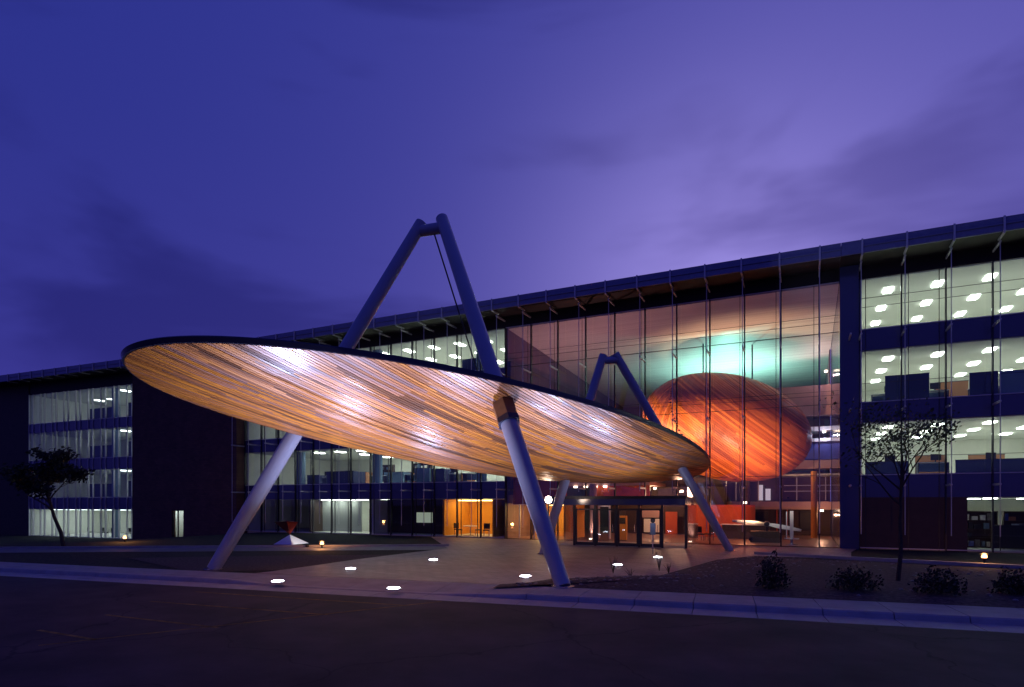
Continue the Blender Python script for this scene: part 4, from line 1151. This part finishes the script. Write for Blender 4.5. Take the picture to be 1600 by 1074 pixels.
MB().box(xa_, xb_, 1.57, 1.70, 2.81, 2.88).build('head_rail', M['alu'], cu_)

# ------------------------------------------------------------------ sculpture on the left lawn
sc_p = at(449, 851); sc_p.z = gz(sc_p.x, sc_p.y)
def off(px, py, dy=0.0):
    Y0 = 2.65 * FPX / (851 - 786); return at_depth(px, py, Y0 + dy)
scu = thing('sculpture', 'faceted sculpture of a white pyramid carrying a dark red inverted cone', 'sculpture', sc_p)
apex = off(453, 835.5)
bs = [off(427, 851, .3), off(456, 851.5, -1.0), off(483, 849, .4), off(452, 848, 1.6)]
m = MB()
for i in range(4): m.face([bs[i], bs[(i + 1) % 4], apex])
m.face([bs[3], bs[2], bs[1], bs[0]])
m.build('pyramid', M['sculptwhite'], scu)
tip = apex + Vector((0, 0, .0)); tps = [off(428, 816, .5), off(448, 815, -.7), off(466, 816, .3), off(449, 813, 1.2)]
m = MB()
for i in range(4): m.face([tps[(i + 1) % 4], tps[i], tip])
m.face(tps)
m.build('inverted_cone', M['sculptred'], scu)
lp_ = off(480, 852, -2.0)
MB().lathe((lp_.x, lp_.y, gz(lp_.x, lp_.y) + .001), ((.1, 0), (.12, .1), (.1, .14)), 12).build('spot_fitting', M['black'], scu)
lamp('lamp', 'SPOT', (lp_.x, lp_.y, .25), 260, (1, 1, .95), scu, (bs[2] + apex) / 2, .1, R(40))

# ------------------------------------------------------------------ trees and shrubs
def tree(name, base, height, crown_r, crown_z, label, leaves, leafm, seed, lsz=.11, trunk_r=.09, lean=0.0):
    rnd = random.Random(seed)
    root = thing(name, label, 'tree', base)
    tips = []; tk = MB(); lb = MB()
    def grow(p, d, L_, r_, lvl, mb):
        pts = [p]; rad = [r_]; q = p.copy(); dd = d.copy()
        for i in range(4):
            dd = (dd + Vector((rnd.gauss(0, .12), rnd.gauss(0, .12), rnd.gauss(.03, .08)))).normalized(); q = q + dd * (L_ / 4); pts.append(q.copy()); rad.append(r_ * (1 - .5 * (i + 1) / 4))
        mb.tube(pts, rad, 7 if lvl < 2 else 5, caps=True)
        if lvl >= 2: tips.extend(pts[2:])
        if lvl < 4:
            for k in range(3 if lvl else 6):
                f = rnd.uniform(.55 if lvl == 0 else .4, 1.0); i = min(3, int(f * 4)); s_ = pts[i].lerp(pts[i + 1], f * 4 - i)
                az = rnd.uniform(0, 2 * math.pi); sp_ = Vector((math.cos(az), math.sin(az), rnd.uniform(.05, .75)))
                grow(s_, (dd * (.95 if lvl == 0 else .6) + sp_).normalized(), L_ * (rnd.uniform(.34, .52) if lvl == 0 else rnd.uniform(.5, .72)), rad[i] * .6, lvl + 1, lb)
    b0 = Vector(base)
    grow(b0 + Vector((0, 0, -.05)), Vector((lean, 0, 1)).normalized(), height * .58, trunk_r, 0, tk)
    tk.build('trunk', M['bark'], root, smooth=True)
    lb.build('branches', M['bark'], root, smooth=True)
    cr = MB(); cc = b0 + Vector((lean * height * .7, 0, crown_z))
    tips = [t for t in tips if t.z > b0.z + crown_z - crown_r * 1.1]
    for k in range(leaves):
        t = rnd.choice(tips) + Vector((rnd.gauss(0, .16), rnd.gauss(0, .16), rnd.gauss(0, .13)))
        n_ = Vector((rnd.gauss(0, 1), rnd.gauss(0, 1), rnd.gauss(0, 1))).normalized(); a = n_.orthogonal().normalized(); b_ = n_.cross(a); s_ = lsz * rnd.uniform(.6, 1.3)
        cr.face([t - a * s_ * .5, t + b_ * s_ * .32, t + a * s_ * .6, t - b_ * s_ * .32])
    me = bpy.data.meshes.new('crown'); offv = BASE[root.name]
    me.from_pydata([(v[0] - offv.x, v[1] - offv.y, v[2] - offv.z) for v in cr.v], [], cr.f); me.materials.append(leafm)
    o = bpy.data.objects.new('crown', me); COL.objects.link(o); o.parent = root
    return root
pt = at(1403, 914)
tree('street_tree', (pt.x, pt.y, .1), 7.3, 1.6, 5.6, 'small sparse tree with a thin trunk standing in the right planting bed', 1900, M['leaf'], 21, .10, .07)
pt = at(100, 856); 
tree('street_tree', (pt.x, pt.y, gz(pt.x, pt.y)), 6.9, 1.9, 5.0, 'dense dark tree in front of the far left office windows', 4200, M['leafdark'], 5, .22, .12, lean=.05)
def shrub(px, py, w, h, label, seed):
    rnd = random.Random(seed); p = at(px, py); p.z = .08
    root = thing('shrub', label, 'shrub', p, 'low shrubs in the right planting bed')
    st_ = MB(); fo = MB()
    for k in range(9):
        az = rnd.uniform(0, 2 * math.pi); e_ = p + Vector((math.cos(az) * w * .35, math.sin(az) * w * .35, h * rnd.uniform(.5, .9)))
        st_.tube([p, p.lerp(e_, .5) + Vector((0, 0, .06)), e_], [.02, .014, .006], 5)
    st_.build('stems', M['bark'], root)
    for k in range(900):
        while True:
            v = Vector((rnd.uniform(-1, 1), rnd.uniform(-1, 1), rnd.uniform(0, 1)))
            if v.length < 1 and v.length > .35 * rnd.random(): break
        bump_ = 1 + .25 * math.sin(v.x * 7 + seed) * math.cos(v.y * 6)
        t = p + Vector((v.x * w / 2 * bump_, v.y * w / 2 * bump_, .05 + v.z * h * bump_))
        n_ = Vector((rnd.gauss(0, 1), rnd.gauss(0, 1), rnd.gauss(.3, 1))).normalized(); a = n_.orthogonal().normalized(); b_ = n_.cross(a); s_ = .085 * rnd.uniform(.6, 1.3)
        fo.face([t - a * s_ * .5, t + b_ * s_ * .35, t + a * s_ * .6, t - b_ * s_ * .35])
    me = bpy.data.meshes.new('foliage'); me.from_pydata([(v[0] - p.x, v[1] - p.y, v[2] - p.z) for v in fo.v], [], fo.f); me.materials.append(M['leafdark'])
    o = bpy.data.objects.new('foliage', me); COL.objects.link(o); o.parent = root
for a in ((1208, 924, .9, 1.0, 'upright rounded shrub farthest left in the right planting bed', 1),
          (1336, 927, 1.3, .62, 'low spreading shrub just left of the thin tree trunk', 2),
          (1468, 933, 1.3, .68, 'low spreading shrub just right of the thin tree trunk', 3),
          (1585, 934, 1.1, .66, 'low shrub at the right picture edge near the kerb', 4)): shrub(*a)
for k, (px, py, hh) in enumerate(((958, 897, .55), (1030, 893, .6), (985, 904, .3), (1045, 897, .35))):
    rnd = random.Random(k + 50); p = at(px, py); p.z = .02
    root = thing('grass_plant', ('thin tall grass plant at the plaza edge left of the others', 'tallest thin grass plant by the corner of the right bed', 'short grass tuft between the two tall grass plants', 'short grass tuft right of the tallest grass plant')[k], 'plant', p, 'thin plants along the bed edge')
    for j in range(9):
        az = rnd.uniform(0, 2 * math.pi); e_ = p + Vector((math.cos(az), math.sin(az), 0)) * rnd.uniform(.05, .25) + Vector((0, 0, hh * rnd.uniform(.7, 1.2)))
        MB().tube([p, p.lerp(e_, .5) + Vector((0, 0, .04)), e_], [.010, .008, .003], 4).build('blade', M['leafdark'], root)
